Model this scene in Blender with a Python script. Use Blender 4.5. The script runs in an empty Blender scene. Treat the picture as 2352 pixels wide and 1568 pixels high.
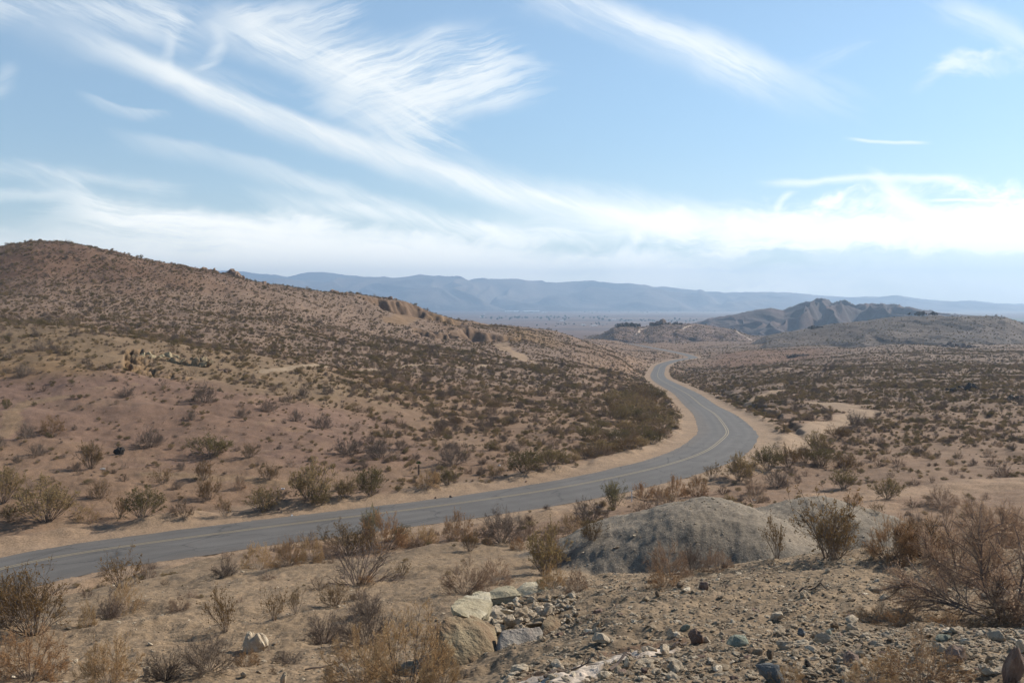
import bpy, bmesh, math, random
import numpy as np
from mathutils import Vector, Matrix, Euler

# ---------------------------------------------------------------- scene, camera, sun, sky, exposure
scene = bpy.context.scene
COL = scene.collection
F = 2352 * 35 / 36.0            # focal length in picture units (2352 wide) of a 35 mm lens
CX, CY = 1176.0, 690.0          # where the level line of sight meets the picture
random.seed(7)
RNG = np.random.default_rng(7)

cam_d = bpy.data.cameras.new('camera')
cam_d.lens = 35; cam_d.sensor_width = 36
cam_d.shift_y = -(784 - 690) / 2352.0
cam_d.clip_start = 0.1; cam_d.clip_end = 80000
cam = bpy.data.objects.new('camera', cam_d); COL.objects.link(cam)
cam.location = (0, 0, 0); cam.rotation_euler = (math.radians(90), 0, 0)
scene.camera = cam

SUN_AZ, SUN_EL = math.radians(56), math.radians(34)      # to the right of straight ahead
SUNV = Vector((math.sin(SUN_AZ) * math.cos(SUN_EL), math.cos(SUN_AZ) * math.cos(SUN_EL), math.sin(SUN_EL)))
sun_d = bpy.data.lights.new('sun', 'SUN')
sun_d.energy = 5.0; sun_d.angle = math.radians(0.5); sun_d.color = (1.0, 0.92, 0.80)
sun = bpy.data.objects.new('sun', sun_d); COL.objects.link(sun)
sun.rotation_euler = (-SUNV).to_track_quat('-Z', 'Y').to_euler()

scene.view_settings.view_transform = 'Standard'
scene.view_settings.look = 'None'
scene.view_settings.gamma = 1.0
scene.view_settings.use_curve_mapping = False
scene.view_settings.exposure = 0.38
scene.render.engine = 'CYCLES'
cy = scene.cycles
cy.max_bounces = 4; cy.diffuse_bounces = 2; cy.glossy_bounces = 1; cy.transmission_bounces = 1
cy.transparent_max_bounces = 4; cy.volume_bounces = 0
cy.use_denoising = True; cy.denoiser = 'OPENIMAGEDENOISE'; cy.denoising_input_passes = 'RGB_ALBEDO_NORMAL'; cy.denoising_prefilter = 'ACCURATE'
cy.caustics_reflective = False; cy.caustics_refractive = False


class S:
    """a shader-node socket with arithmetic"""
    def __init__(s, nt, k): s.nt = nt; s.k = k
    def __add__(s, o): return M(s.nt, 'ADD', s, o)
    def __radd__(s, o): return M(s.nt, 'ADD', o, s)
    def __sub__(s, o): return M(s.nt, 'SUBTRACT', s, o)
    def __rsub__(s, o): return M(s.nt, 'SUBTRACT', o, s)
    def __mul__(s, o): return M(s.nt, 'MULTIPLY', s, o)
    def __rmul__(s, o): return M(s.nt, 'MULTIPLY', o, s)
    def __truediv__(s, o): return M(s.nt, 'DIVIDE', s, o)
    def __pow__(s, o): return M(s.nt, 'POWER', s, o)


def put(nt, sock, v):
    if isinstance(v, S): nt.links.new(v.k, sock)
    elif isinstance(v, bpy.types.NodeSocket): nt.links.new(v, sock)
    else: sock.default_value = v


def M(nt, op, a, b=None, c=None):
    n = nt.nodes.new('ShaderNodeMath'); n.operation = op
    for i, v in enumerate((a, b, c)):
        if v is not None: put(nt, n.inputs[i], v)
    return S(nt, n.outputs[0])


def smooth(nt, x, a, b, lo=0.0, hi=1.0):
    n = nt.nodes.new('ShaderNodeMapRange'); n.interpolation_type = 'SMOOTHSTEP'
    put(nt, n.inputs[0], x); put(nt, n.inputs[1], a); put(nt, n.inputs[2], b); put(nt, n.inputs[3], lo); put(nt, n.inputs[4], hi)
    return S(nt, n.outputs[0])


def xyz(nt, x, y, z=0.0):
    n = nt.nodes.new('ShaderNodeCombineXYZ')
    for i, v in enumerate((x, y, z)): put(nt, n.inputs[i], v)
    return n.outputs[0]


def noise(nt, vec, scale=1.0, detail=4.0, rough=0.55, dist=0.0, dim='3D', lac=2.0):
    n = nt.nodes.new('ShaderNodeTexNoise'); n.noise_dimensions = dim
    if vec is not None: put(nt, n.inputs['Vector'], vec)
    n.inputs['Scale'].default_value = scale; n.inputs['Detail'].default_value = detail
    n.inputs['Roughness'].default_value = rough; n.inputs['Distortion'].default_value = dist
    n.inputs['Lacunarity'].default_value = lac
    return S(nt, n.outputs[0])


def mixc(nt, fac, a, b, mode='MIX'):
    n = nt.nodes.new('ShaderNodeMix'); n.data_type = 'RGBA'; n.blend_type = mode; n.clamp_factor = True
    put(nt, n.inputs[0], fac)
    for i, v in ((6, a), (7, b)):
        if isinstance(v, (tuple, list)): v = tuple(v) + (1.0,) if len(v) == 3 else tuple(v)
        put(nt, n.inputs[i], v)
    return n.outputs[2]


# sky: Nishita plus procedural cirrus placed by compass direction and elevation
world = bpy.data.worlds.new('World'); scene.world = world; world.use_nodes = True
wt = world.node_tree; wt.nodes.clear()
sky = wt.nodes.new('ShaderNodeTexSky'); sky.sky_type = 'NISHITA'; sky.sun_disc = False
sky.sun_elevation = SUN_EL; sky.sun_rotation = SUN_AZ
sky.altitude = 900; sky.air_density = 1.0; sky.dust_density = 0.3; sky.ozone_density = 1.5
geo = wt.nodes.new('ShaderNodeTexCoord')
sep = wt.nodes.new('ShaderNodeSeparateXYZ'); wt.links.new(geo.outputs['Generated'], sep.inputs[0])
dx, dy, dz = (S(wt, sep.outputs[i]) for i in range(3))
ay = M(wt, 'MAXIMUM', dy, 0.12)
U = dx / ay * (F / 1000) + CX / 1000        # thousandths: 0..2.35 across the view, 0 at the top
V = CY / 1000 - dz / ay * (F / 1000)
warp1 = noise(wt, xyz(wt, U, V), 2.6, 4, 0.6, dim='2D') - 0.5
warp2 = noise(wt, xyz(wt, U + 7.3, V + 3.1), 2.6, 4, 0.6, dim='2D') - 0.5
fine1 = noise(wt, xyz(wt, U + 1.3, V + 9.1), 11, 3, 0.55, dim='2D') - 0.5
UW = U + warp1 * 0.16 + fine1 * 0.03
VW = V + warp2 * 0.15 + fine1 * 0.025


def fibre(deg, sl, sc, off):
    c, s_ = math.cos(math.radians(deg)), math.sin(math.radians(deg))
    uu = U + warp1 * .05 + fine1 * .008; vv = V + warp2 * .055 + fine1 * .010
    a = uu * c + vv * s_; b = vv * c - uu * s_
    n = noise(wt, xyz(wt, a * sl + off, b * sc + off), 1.0, 8, 0.72, 0.0, dim='2D')
    big = noise(wt, xyz(wt, a * 2.2 + off, b * 5.0 + off), 1.0, 4, 0.55, 0.0, dim='2D')
    return smooth(wt, n * .62 + big * .38, 0.36, 0.62)


fib_down = fibre(27, 2.6, 30, 0.0)      # falling to the right
fib_up = fibre(-19, 2.8, 32, 4.0)       # rising to the right
fib_flat = fibre(4, 2.2, 22, 8.0)
bil_n = noise(wt, xyz(wt, UW * 1.5 + VW * .5, VW * 4.0), 1.9, 8, 0.64, 0.15, dim='2D')
billow = smooth(wt, bil_n, 0.33, 0.66)
FIB = {'d': fib_down, 'u': fib_up, 'f': fib_flat, 'b': billow, '1': None}


def streak(x0, y0, x1, y1, wa, wb, amp, fib, bend=0.0, keep=0.25, ends=0.25, warped=0.5):
    """a band from (x0,y0) to (x1,y1), wa wide above and wb below, bowed by bend; picture thousandths"""
    L = math.hypot(x1 - x0, y1 - y0); c, s_ = (x1 - x0) / L, (y1 - y0) / L
    uu = U + (UW - U) * warped; vv = V + (VW - V) * warped
    s = ((uu - x0) * c + (vv - y0) * s_) * (1 / L)
    t = (vv - y0) * c - (uu - x0) * s_
    if bend: t = t - s * (1.0 - s) * (4 * bend)
    ta = M(wt, 'MAXIMUM', t * (1 / wb), t * (-1 / wa))
    m = smooth(wt, ta, 1.0, 0.0)
    if FIB[fib] is not None and fib != 'b': s = s - (FIB[fib] - .5) * min(.22, ends)
    m = m * smooth(wt, s, -ends * 0.5, ends) * smooth(wt, s, 1 + ends * 0.5, 1 - ends)
    if fib == 'b': m = smooth(wt, m + (bil_n - .5) * 2.0, .22, .85) * smooth(wt, m, 0.0, .22)
    if FIB[fib] is not None: m = m * (FIB[fib] * (1 - keep) + keep)
    return m * amp


CL = [
    # the long diagonal and its twin
    streak(.20, .085, 1.62, .535, .026, .058, .95, 'd', .045, .55, .12, .22),
    streak(.38, .15, 1.00, .345, .025, .06, .50, 'd', .05, .5, .3, .3),
    streak(.85, .33, 1.75, .50, .05, .085, .5, 'd', .03, .4, .3, .5),
    streak(.05, .06, .60, .23, .05, .07, .30, 'd', 0, .4, .3),
    # upper left fan
    streak(-.1, .02, .44, .075, .09, .08, .60, 'd', -.02, .15, .2),
    streak(.24, -.06, .42, .065, .04, .045, .55, 'd', 0, .3, .2),
    # knots by the diagonal
    streak(.41, .06, .40, .20, .02, .03, .35, 'u', .02, .3, .3),
    streak(.50, .06, .46, .17, .025, .03, .40, 'u', -.02, .3, .3),
    # big feather
    streak(.46, .05, .80, .03, .06, .07, .65, 'u', 0, .1, .25),
    streak(.46, .06, 1.0, .30, .08, .09, .85, 'd', -.045, .25, .2),
    streak(.62, .09, 1.02, .20, .10, .10, .75, 'u', 0, .1, .3),
    streak(.72, .22, 1.15, .13, .12, .11, 1.0, 'u', 0, .12, .25),
    streak(.80, .30, 1.20, .20, .08, .07, .8, 'u', 0, .08, .3),
    streak(.85, .16, 1.05, .085, .03, .03, .55, 'u', 0, .2, .3),
    streak(.72, .22, .96, .34, .05, .05, .65, 'd', 0, .3, .3),
    streak(1.05, .11, 1.27, .15, .02, .03, .35, 'f', 0, .3, .3),
    # upper centre band
    streak(1.22, -.03, 1.74, .16, .06, .085, .80, 'd', -.01, .3, .22),
    streak(1.50, .09, 1.95, .22, .05, .09, .30, 'd', 0, .4, .3),
    streak(1.78, .17, 2.0, .11, .03, .03, .22, 'u', 0, .2, .3),
    # upper right
    streak(2.14, .0, 2.40, .12, .05, .06, .45, 'd', 0, .2, .2),
    streak(2.12, .18, 2.40, .13, .06, .05, .70, 'b', 0, .1, .25),
    streak(2.11, .22, 2.20, .13, .02, .02, .35, 'u', 0, .3, .3),
    # small left wisps
    streak(.20, .22, .37, .262, .008, .03, .45, 'd', .01, .5, .3, .2),
    streak(.03, .14, .0, .22, .03, .03, .30, 'u', 0, .3, .3),
    streak(.26, .31, .68, .40, .02, .05, .40, 'd', -.01, .5, .3, .3),
    streak(.58, .385, 1.2, .535, .03, .05, .50, 'd', .0, .4, .2, .4),
    # left side low
    streak(-.1, .37, .22, .44, .03, .04, .60, 'd', -.01, .25, .2, .5),
    streak(.12, .40, .40, .43, .03, .03, .40, 'f', 0, .35, .3),
    streak(-.1, .45, .14, .455, .02, .025, .40, 'f', 0, .4, .3),
    # the low veil
    streak(.08, .45, 1.25, .60, .045, .19, .95, 'f', .0, .26, .10, .5),
    streak(.45, .50, 1.60, .63, .08, .16, .8, 'b', 0, .40, .15),
    streak(-.2, .57, .8, .60, .07, .15, .65, 'f', 0, .35, .2),
    streak(.7, .59, 1.65, .63, .06, .09, .7, 'f', 0, .35, .2),
    streak(.60, .44, 1.32, .545, .02, .05, .60, 'd', 0, .4, .2, .4),
    streak(1.1, .52, 1.70, .495, .07, .04, .7, 'f', .02, .4, .2, .5),
    # right hand bank
    streak(1.46, .525, 2.60, .505, .12, .105, 1.25, 'b', .0, .25, .14),
    streak(1.62, .495, 2.10, .525, .065, .10, 1.2, 'b', 0, .45, .25),
    streak(1.66, .52, 2.30, .545, .04, .05, .8, '1', 0, 1, .3),
    streak(2.02, .42, 2.24, .555, .035, .06, 1.2, 'd', .01, .6, .2, .4),
    streak(2.06, .53, 2.55, .475, .085, .11, 1.3, 'b', 0, .6, .2),
    streak(1.78, .49, 1.83, .435, .015, .012, .8, 'u', -.012, .6, .3, .3),
    streak(1.77, .417, 2.20, .415, .014, .016, .80, 'f', -.004, .5, .12, .25),
    streak(2.13, .463, 2.32, .461, .006, .006, .75, '1', 0, 1, .2, .15),
    streak(1.95, .32, 2.13, .332, .006, .007, .65, '1', .002, 1, .2, .15),
    # near the ridge line
    streak(1.40, .62, 1.85, .645, .035, .04, .45, 'f', 0, .4, .3),
    streak(1.75, .63, 2.5, .665, .03, .03, .40, 'f', 0, .4, .2),
]
cov = None
for c_ in CL:
    inv = 1.0 - M(wt, 'MINIMUM', c_, 1.0)
    cov = inv if cov is None else cov * inv
cov = (1.0 - cov) * smooth(wt, dy, 0.12, 0.35)
# thin general veil that thickens towards the horizon
veil = smooth(wt, dz, 0.20, 0.0) * 0.08 + smooth(wt, dz, .085, .01) * smooth(wt, bil_n, .36, .60) * smooth(wt, U, 2.3, 1.2, .30, 1.0) * 0.65 + smooth(wt, dz, .55, .30) * 0.12 + smooth(wt, dz, .055, .0) * .35
cov = M(wt, 'MINIMUM', cov * 0.92 + veil * (1.0 - cov), 1.0)
hsv = wt.nodes.new('ShaderNodeHueSaturation')
hsv.inputs['Saturation'].default_value = 1.22; hsv.inputs['Value'].default_value = 1.0
wt.links.new(sky.outputs[0], hsv.inputs['Color'])
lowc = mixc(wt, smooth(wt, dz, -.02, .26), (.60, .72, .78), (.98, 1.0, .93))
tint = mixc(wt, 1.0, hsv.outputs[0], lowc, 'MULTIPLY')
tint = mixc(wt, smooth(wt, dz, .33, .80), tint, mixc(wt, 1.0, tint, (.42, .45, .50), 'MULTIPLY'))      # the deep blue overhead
cloudc = mixc(wt, smooth(wt, dz, .015, .16), (15.5, 14.6, 12.8), (8.3, 8.35, 8.0))
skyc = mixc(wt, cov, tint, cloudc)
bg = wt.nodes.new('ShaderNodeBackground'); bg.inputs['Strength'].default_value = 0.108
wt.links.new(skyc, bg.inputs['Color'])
wo = wt.nodes.new('ShaderNodeOutputWorld'); wt.links.new(bg.outputs[0], wo.inputs['Surface'])
world.cycles.sampling_method = 'MANUAL'; world.cycles.sample_map_resolution = 512


# ---------------------------------------------------------------- helpers
def sstep(a, b, x):
    t = np.clip((x - a) / (b - a), 0, 1); return t * t * (3 - 2 * t)


def gnoise(x, y, seed=0):
    xi = np.floor(x).astype(np.int64); yi = np.floor(y).astype(np.int64)
    xf = x - xi; yf = y - yi
    u = xf * xf * xf * (xf * (xf * 6 - 15) + 10); v = yf * yf * yf * (yf * (yf * 6 - 15) + 10)
    out = 0
    for ox in (0, 1):
        for oy in (0, 1):
            h = ((xi + ox) * 374761393 + (yi + oy) * 668265263 + seed * 1442695041) & 0xffffffff
            h = ((h ^ (h >> 13)) * 1274126177) & 0xffffffff
            a = (h ^ (h >> 16)).astype(np.float64) * (2 * math.pi / 4294967296.0)
            g = np.cos(a) * (xf - ox) + np.sin(a) * (yf - oy)
            out = out + g * (u if ox else 1 - u) * (v if oy else 1 - v)
    return out * 1.5


def fbm(x, y, octaves=4, seed=0, gain=0.5):
    s = 0; a = 1
    for i in range(octaves):
        s = s + a * gnoise(x * 2 ** i, y * 2 ** i, seed + i); a *= gain
    return s


def tag(o, label=None, cat=None, group=None, kind=None):
    if label: o['label'] = label
    if cat: o['category'] = cat
    if group: o['group'] = group
    if kind: o['kind'] = kind
    return o


def link(o): COL.objects.link(o); return o


def mesh_np(name, verts, quads, smooth_shade=True):
    me = bpy.data.meshes.new(name)
    verts = np.asarray(verts, np.float32); quads = np.asarray(quads, np.int32)
    k = quads.shape[1]
    me.vertices.add(len(verts)); me.vertices.foreach_set('co', verts.ravel())
    me.loops.add(quads.size); me.loops.foreach_set('vertex_index', quads.ravel())
    me.polygons.add(len(quads)); me.polygons.foreach_set('loop_start', np.arange(0, quads.size, k, dtype=np.int32))
    me.update(calc_edges=True)
    me.polygons.foreach_set('use_smooth', np.full(len(quads), smooth_shade))
    me.update()
    return me


def col_attr(me, name, rgb):
    a = me.color_attributes.new(name, 'FLOAT_COLOR', 'POINT')
    c = np.ones((len(rgb), 4), np.float32); c[:, :3] = rgb
    a.data.foreach_set('color', c.ravel())


def grid_quads(nr, nc):
    i = np.arange(nr - 1)[:, None] * nc + np.arange(nc - 1)[None, :]
    return np.stack([i, i + 1, i + nc + 1, i + nc], -1).reshape(-1, 4)


def new_mat(name, rough=0.9):
    m = bpy.data.materials.new(name); m.use_nodes = True
    nt = m.node_tree; b = nt.nodes['Principled BSDF']
    b.inputs['Roughness'].default_value = rough
    b.inputs['Specular IOR Level'].default_value = 0.2
    return m, nt, b


def attr(nt, name):
    n = nt.nodes.new('ShaderNodeAttribute'); n.attribute_name = name
    return n.outputs['Color']


def bump(nt, b, h, strength, dist):
    n = nt.nodes.new('ShaderNodeBump'); n.inputs['Strength'].default_value = strength; n.inputs['Distance'].default_value = dist
    put(nt, n.inputs['Height'], h); nt.links.new(n.outputs[0], b.inputs['Normal'])


def gain(nt, col, f):
    return mixc(nt, 1.0, col, f_rgb(nt, f), 'MULTIPLY')


def f_rgb(nt, f):
    n = nt.nodes.new('ShaderNodeCombineColor')
    for i in range(3): put(nt, n.inputs[i], f)
    return n.outputs[0]


# ---------------------------------------------------------------- the land: control heights
def W3(px, py, D): return ((px - CX) / F * D, D, -(py - CY) / F * D)


CP = []   # (px, D, z)
def cp(*pts):
    for px, py, D in pts: CP.append((px, D, -(py - CY) / F * D))
def cz(*pts):
    for px, D, z in pts: CP.append((px, D, z))


for p_ in (-500, 0, 600, 1176, 1800, 2352, 2850): cz((p_, 1.0, -1.66), (p_, 2.5, -1.92 - (.35 if p_ < 1000 else 0)))
cp((1300, 1568, 6.3), (1700, 1568, 6.0), (2352, 1568, 5.6), (1500, 1450, 9.0), (1900, 1450, 8.6), (2352, 1450, 8.4),
   (1500, 1395, 11.3), (1800, 1400, 10.6), (2352, 1390, 11), (1650, 1312, 18.3), (1850, 1293, 20), (2100, 1295, 20), (2352, 1300, 19.5))
cz((1700, 26, -8.3), (1950, 26, -8.5), (2352, 26, -8.3), (1700, 30, -9.8), (2000, 30, -9.8), (2352, 31, -9.7),
   (1600, 36, -10.6), (1900, 36, -10.8), (1600, 48, -11.9), (1900, 48, -11.8))
cp((2100, 1250, 44), (2100, 1230, 50), (2352, 1230, 50))
cp((1240, 1490, 9.9), (1230, 1420, 13.3), (1260, 1350, 17.8), (960, 1500, 13.6), (1000, 1430, 18.5), (1080, 1375, 23.5),
   (600, 1568, 12), (0, 1568, 14), (900, 1568, 10.2), (1060, 1568, 8.6), (750, 1480, 17.3), (500, 1460, 19.4), (0, 1480, 20),
   (500, 1400, 24.3), (300, 1360, 30), (0, 1400, 28), (850, 1335, 29), (850, 1300, 34), (1000, 1290, 37), (1000, 1250, 50),
   (1150, 1285, 38), (1150, 1235, 55), (1300, 1330, 27), (1250, 1318, 29), (1300, 1270, 40), (1350, 1200, 60), (1450, 1160, 68),
   (1600, 1140, 74), (1750, 1125, 77), (1900, 1118, 79), (2000, 1150, 66), (2200, 1200, 56), (2352, 1150, 66),
   (2000, 1080, 92), (2352, 1050, 105), (2000, 1020, 120), (1850, 1030, 114), (2352, 1000, 130), (2000, 960, 160), (2352, 940, 172),
   (2100, 900, 225), (2352, 890, 220), (1800, 920, 210), (1750, 880, 290), (1700, 850, 400), (2000, 860, 330), (2352, 850, 330),
   (2352, 815, 520), (2000, 815, 560), (1700, 818, 680), (1700, 803, 850), (2000, 797, 800), (2352, 795, 750), (2000, 782, 1150),
   (2352, 780, 1150), (1750, 788, 1050), (1600, 790, 1100), (1450, 786, 1130), (1380, 775, 1000))
cp((0, 1190, 68), (0, 1090, 80), (0, 1000, 95), (0, 900, 115), (0, 800, 140), (0, 765, 156), (0, 740, 205), (0, 700, 260), (0, 620, 320),
   (60, 562, 352), (-250, 640, 352), (0, 580, 352), (200, 700, 275), (200, 640, 325), (200, 572, 358), (300, 597, 366), (420, 615, 378),
   (500, 1195, 69), (500, 1100, 82), (500, 1000, 100), (500, 900, 125), (500, 850, 145), (500, 800, 190), (500, 750, 260), (500, 690, 335),
   (500, 627, 390), (250, 1000, 97), (250, 880, 120), (250, 790, 150), (250, 770, 190), (350, 850, 138), (380, 775, 172), (150, 745, 175),
   (700, 850, 165), (700, 800, 240), (700, 740, 330), (700, 672, 415), (830, 682, 450), (830, 760, 360),
   (1000, 1120, 79), (1000, 1000, 120), (1000, 900, 180), (1000, 850, 240), (1000, 800, 330), (1000, 755, 430), (900, 692, 475), (1000, 713, 502),
   (1060, 735, 525), (1100, 742, 560), (1120, 790, 420), (1200, 760, 580), (1180, 820, 360),
   (1300, 1080, 87), (1300, 1000, 127), (1300, 940, 175), (1400, 900, 240), (1300, 850, 310), (1300, 805, 450), (1290, 768, 640), (1400, 820, 480),
   (1400, 850, 340), (1340, 778, 740), (1420, 814, 700), (1430, 803, 900), (1510, 828, 690), (1500, 812, 850), (1480, 1010, 128), (1450, 930, 215))
cz((0, 500, 6), (0, 700, -18), (500, 520, -4), (500, 700, -25), (800, 640, -18), (800, 800, -35), (1000, 650, -20), (1000, 850, -42),
   (1200, 760, -34), (1300, 860, -44), (1100, 1000, -52), (0, 1000, -45), (500, 1000, -50))
for p_ in (0, 400, 800, 1200, 1600, 2000, 2352):
    cz((p_, 1500, -64 if p_ < 1400 else -56), (p_, 2400, -82), (p_, 4000, -94), (p_, 8000, -104), (p_, 14000, -112), (p_, 30000, -118))

ROADLINE = [(-700, -15, 34.5), (-300, -15, 47), (0, -15, 56), (500, -15, 64.2), (1000, -15, 72.7), (1270, -15.05, 79.6), (1505, -15.3, 91.1), (1613, -15.8, 103.4),
            (1660, -16.5, 119), (1671, -17.2, 129.8), (1660, -18.4, 149.8), (1640, -20.6, 182), (1613, -23.5, 222.5), (1577, -26.3, 282),
            (1532, -29, 349), (1512, -34, 440), (1512, -38.5, 540), (1523, -40, 622), (1560, -41, 689), (1590, -41.6, 722), (1588, -42.2, 752),
            (1570, -43, 800), (1500, -46.5, 976), (1447, -48, 1103), (1405, -49.2, 1180), (1350, -52, 1300)]
for px, z, D in ROADLINE[1:]: CP.append((px, D, z - .05))
ext = []
for px, D, z in CP:
    if px == 0: ext.append((-500, D, z))
    if px == 2352: ext.append((2850, D, z))
CP = np.array(CP + ext, float)


def ab(px, D): return np.stack([np.clip(px, -600, 2950) / 500.0, np.log(D) * 2.4], -1)


def tps_k(r2): return np.where(r2 > 1e-12, 0.5 * r2 * np.log(np.maximum(r2, 1e-12)), 0)


Pn = ab(CP[:, 0], CP[:, 1]); Qn = CP[:, 2] / (CP[:, 1] + 8.0)
n_ = len(Pn)
K = tps_k(((Pn[:, None] - Pn[None]) ** 2).sum(-1)) + np.eye(n_) * 0.012
T = np.concatenate([np.ones((n_, 1)), Pn], 1)
A = np.zeros((n_ + 3, n_ + 3)); A[:n_, :n_] = K; A[:n_, n_:] = T; A[n_:, :n_] = T.T
SOL = np.linalg.solve(A, np.concatenate([Qn, np.zeros(3)]))


def base_height(px, D):
    sh = px.shape; p = ab(px.ravel(), D.ravel()); out = np.empty(len(p))
    for i in range(0, len(p), 60000):
        q = p[i:i + 60000]
        out[i:i + 60000] = tps_k(((q[:, None] - Pn[None]) ** 2).sum(-1)) @ SOL[:n_] + SOL[n_] + q @ SOL[n_ + 1:]
    return out.reshape(sh) * (D + 8.0)


# road centre curve (Catmull-Rom through world points)
RP = np.array([((px - CX) / F * D, D, z) for px, z, D in ROADLINE])
def catmull(P, per=24):
    P = np.concatenate([[2 * P[0] - P[1]], P, [2 * P[-1] - P[-2]]]); out = []
    for i in range(1, len(P) - 2):
        p0, p1, p2, p3 = P[i - 1:i + 3]
        t = np.linspace(0, 1, per, endpoint=False)[:, None]
        d1 = np.linalg.norm(p1 - p0) ** .5; d2 = np.linalg.norm(p2 - p1) ** .5; d3 = np.linalg.norm(p3 - p2) ** .5
        m1 = (p2 - p1) + d2 * ((p1 - p0) / d1 - (p2 - p0) / (d1 + d2))
        m2 = (p2 - p1) + d2 * ((p3 - p2) / d3 - (p3 - p1) / (d2 + d3))
        out.append((2 * t**3 - 3 * t**2 + 1) * p1 + (t**3 - 2 * t**2 + t) * m1 + (-2 * t**3 + 3 * t**2) * p2 + (t**3 - t**2) * m2)
    return np.concatenate(out + [P[-2][None]])


RC = catmull(RP)
seg = np.linalg.norm(np.diff(RC[:, :2], axis=0), axis=1); RS = np.concatenate([[0], np.cumsum(seg)])
S_N = np.arange(0, RS[-1], 1.0)
RC = np.stack([np.interp(S_N, RS, RC[:, k]) for k in range(3)], 1)
for _ in range(12): RC[1:-1] = RC[1:-1] * .5 + (RC[:-2] + RC[2:]) * .25
TG = np.gradient(RC[:, :2], axis=0); TG /= np.linalg.norm(TG, axis=1)[:, None]
NL = np.stack([-TG[:, 1], TG[:, 0]], 1)              # to the left of travel (far side at the near stretch)
OFF_L = np.interp(RC[:, 1], [50, 75, 100, 135, 250, 400], [2.7, 2.5, 3.2, 3.9, 3.9, 3.4])
OFF_R = np.interp(RC[:, 1], [50, 75, 100, 135, 250, 400], [4.7, 4.9, 4.3, 3.7, 3.4, 3.4])
MID = RC[:, :2] + NL * ((OFF_L - OFF_R) / 2)[:, None]
HALF = (OFF_L + OFF_R) / 2


def road_near(x, y):
    """distance to the road's middle, road height and half width at the nearest point; flat arrays"""
    d = np.full(x.shape, 1e9); z = np.zeros(x.shape); h = np.full(x.shape, 3.7)
    idx = np.where((y > 15) & (y < 1350))[0]
    sub = MID[::2]
    for i in range(0, len(idx), 20000):
        k = idx[i:i + 20000]
        lo, hi = y[k].min() - 70, y[k].max() + 70
        cs = np.where((sub[:, 1] > lo) & (sub[:, 1] < hi))[0]
        if not len(cs): continue
        d2 = (x[k, None] - sub[None, cs, 0]) ** 2 + (y[k, None] - sub[None, cs, 1]) ** 2
        j = cs[d2.argmin(1)] * 2
        t = TG[j]; along = (x[k] - MID[j, 0]) * t[:, 0] + (y[k] - MID[j, 1]) * t[:, 1]
        d[k] = np.sqrt(np.maximum(d2.min(1) - np.where(np.abs(along) < 2.5, along, 0) ** 2, 0))
        z[k] = np.interp(j + along, np.arange(len(RC)), RC[:, 2]); h[k] = HALF[j]
    return d, z, h


def poly_dist(x, y, pts):
    d = np.full(x.shape, 1e9)
    for (x0, y0), (x1, y1) in zip(pts[:-1], pts[1:]):
        L2 = (x1 - x0) ** 2 + (y1 - y0) ** 2
        t = np.clip(((x - x0) * (x1 - x0) + (y - y0) * (y1 - y0)) / L2, 0, 1)
        d = np.minimum(d, np.hypot(x - x0 - t * (x1 - x0), y - y0 - t * (y1 - y0)))
    return d


# ---------------------------------------------------------------- ground grid
pxs = np.concatenate([np.linspace(-900, -90, 60, endpoint=False), np.linspace(-90, 2440, 860), np.linspace(2440, 3250, 60)[1:]])
Ds = np.exp(np.concatenate([np.linspace(math.log(1.0), math.log(4.5), 60, endpoint=False),
                            np.linspace(math.log(4.5), math.log(395), 860, endpoint=False),
                            np.linspace(math.log(395), math.log(540), 170, endpoint=False), np.linspace(math.log(540), math.log(1500), 200, endpoint=False),
                            np.linspace(math.log(1500), math.log(16000), 110)]))
LD = np.log(Ds)
PX, DD = np.meshgrid(pxs, Ds)
X = (PX - CX) / F * DD; Y = DD
# coarse evaluation of the spline, then bilinear refinement
cpx = np.linspace(-900, 3250, 220); cld = np.linspace(0, math.log(16000), 330)
CG = base_height(*np.meshgrid(cpx, np.exp(cld)))


def bil(G, gx, gy, qx, qy):
    fx = np.clip(np.interp(qx, gx, np.arange(len(gx))), 0, len(gx) - 1.001); fy = np.clip(np.interp(qy, gy, np.arange(len(gy))), 0, len(gy) - 1.001)
    ix = fx.astype(int); iy = fy.astype(int); tx = fx - ix; ty = fy - iy
    return (G[iy, ix] * (1 - tx) + G[iy, ix + 1] * tx) * (1 - ty) + (G[iy + 1, ix] * (1 - tx) + G[iy + 1, ix + 1] * tx) * ty


Z = bil(CG, cpx, cld, PX.ravel(), np.log(DD.ravel())).reshape(PX.shape)

# gravel mound beside the road
def mound_z(x, y, cx, cy_, top, r0, sl, sx=1.0):
    d = np.hypot((x - cx) * sx, y - cy_); return top - (np.sqrt(d * d + r0 * r0) - r0) * sl
r_ = slice(*np.searchsorted(Ds, [20, 60]))
mx, my = X[r_], Y[r_]
wob = fbm(mx / 3.0, my / 3.0, 3, 21) * .16
mz = np.maximum(mound_z(mx + wob, my + wob, 6.9, 36, -7.1, 3.0, .60), mound_z(mx + wob, my - wob, 11.0, 38, -7.55, 2.8, .62))
def smax(a, b, k):
    h = np.clip(.5 + .5 * (a - b) / k, 0, 1); return b * (1 - h) + a * h + k * h * (1 - h)
mz = smax(smax(mound_z(mx + wob, my + wob, 6.8, 36, -7.25, 2.6, .56), mound_z(mx + wob, my - wob, 12.0, 38.4, -7.8, 2.7, .52), .45), mound_z(mx, my + wob, 8.6, 33.2, -8.5, 2.2, .5), .5)
mz += .03 * fbm(mx / .6, my / .6, 4, 25)
MOUND = np.zeros_like(Z)
kk = 0.25; hh = np.clip(.5 + .5 * (mz - Z[r_]) / kk, 0, 1)
MOUND[r_] = hh
Z[r_] = Z[r_] * (1 - hh) + mz * hh + kk * hh * (1 - hh)

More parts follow.
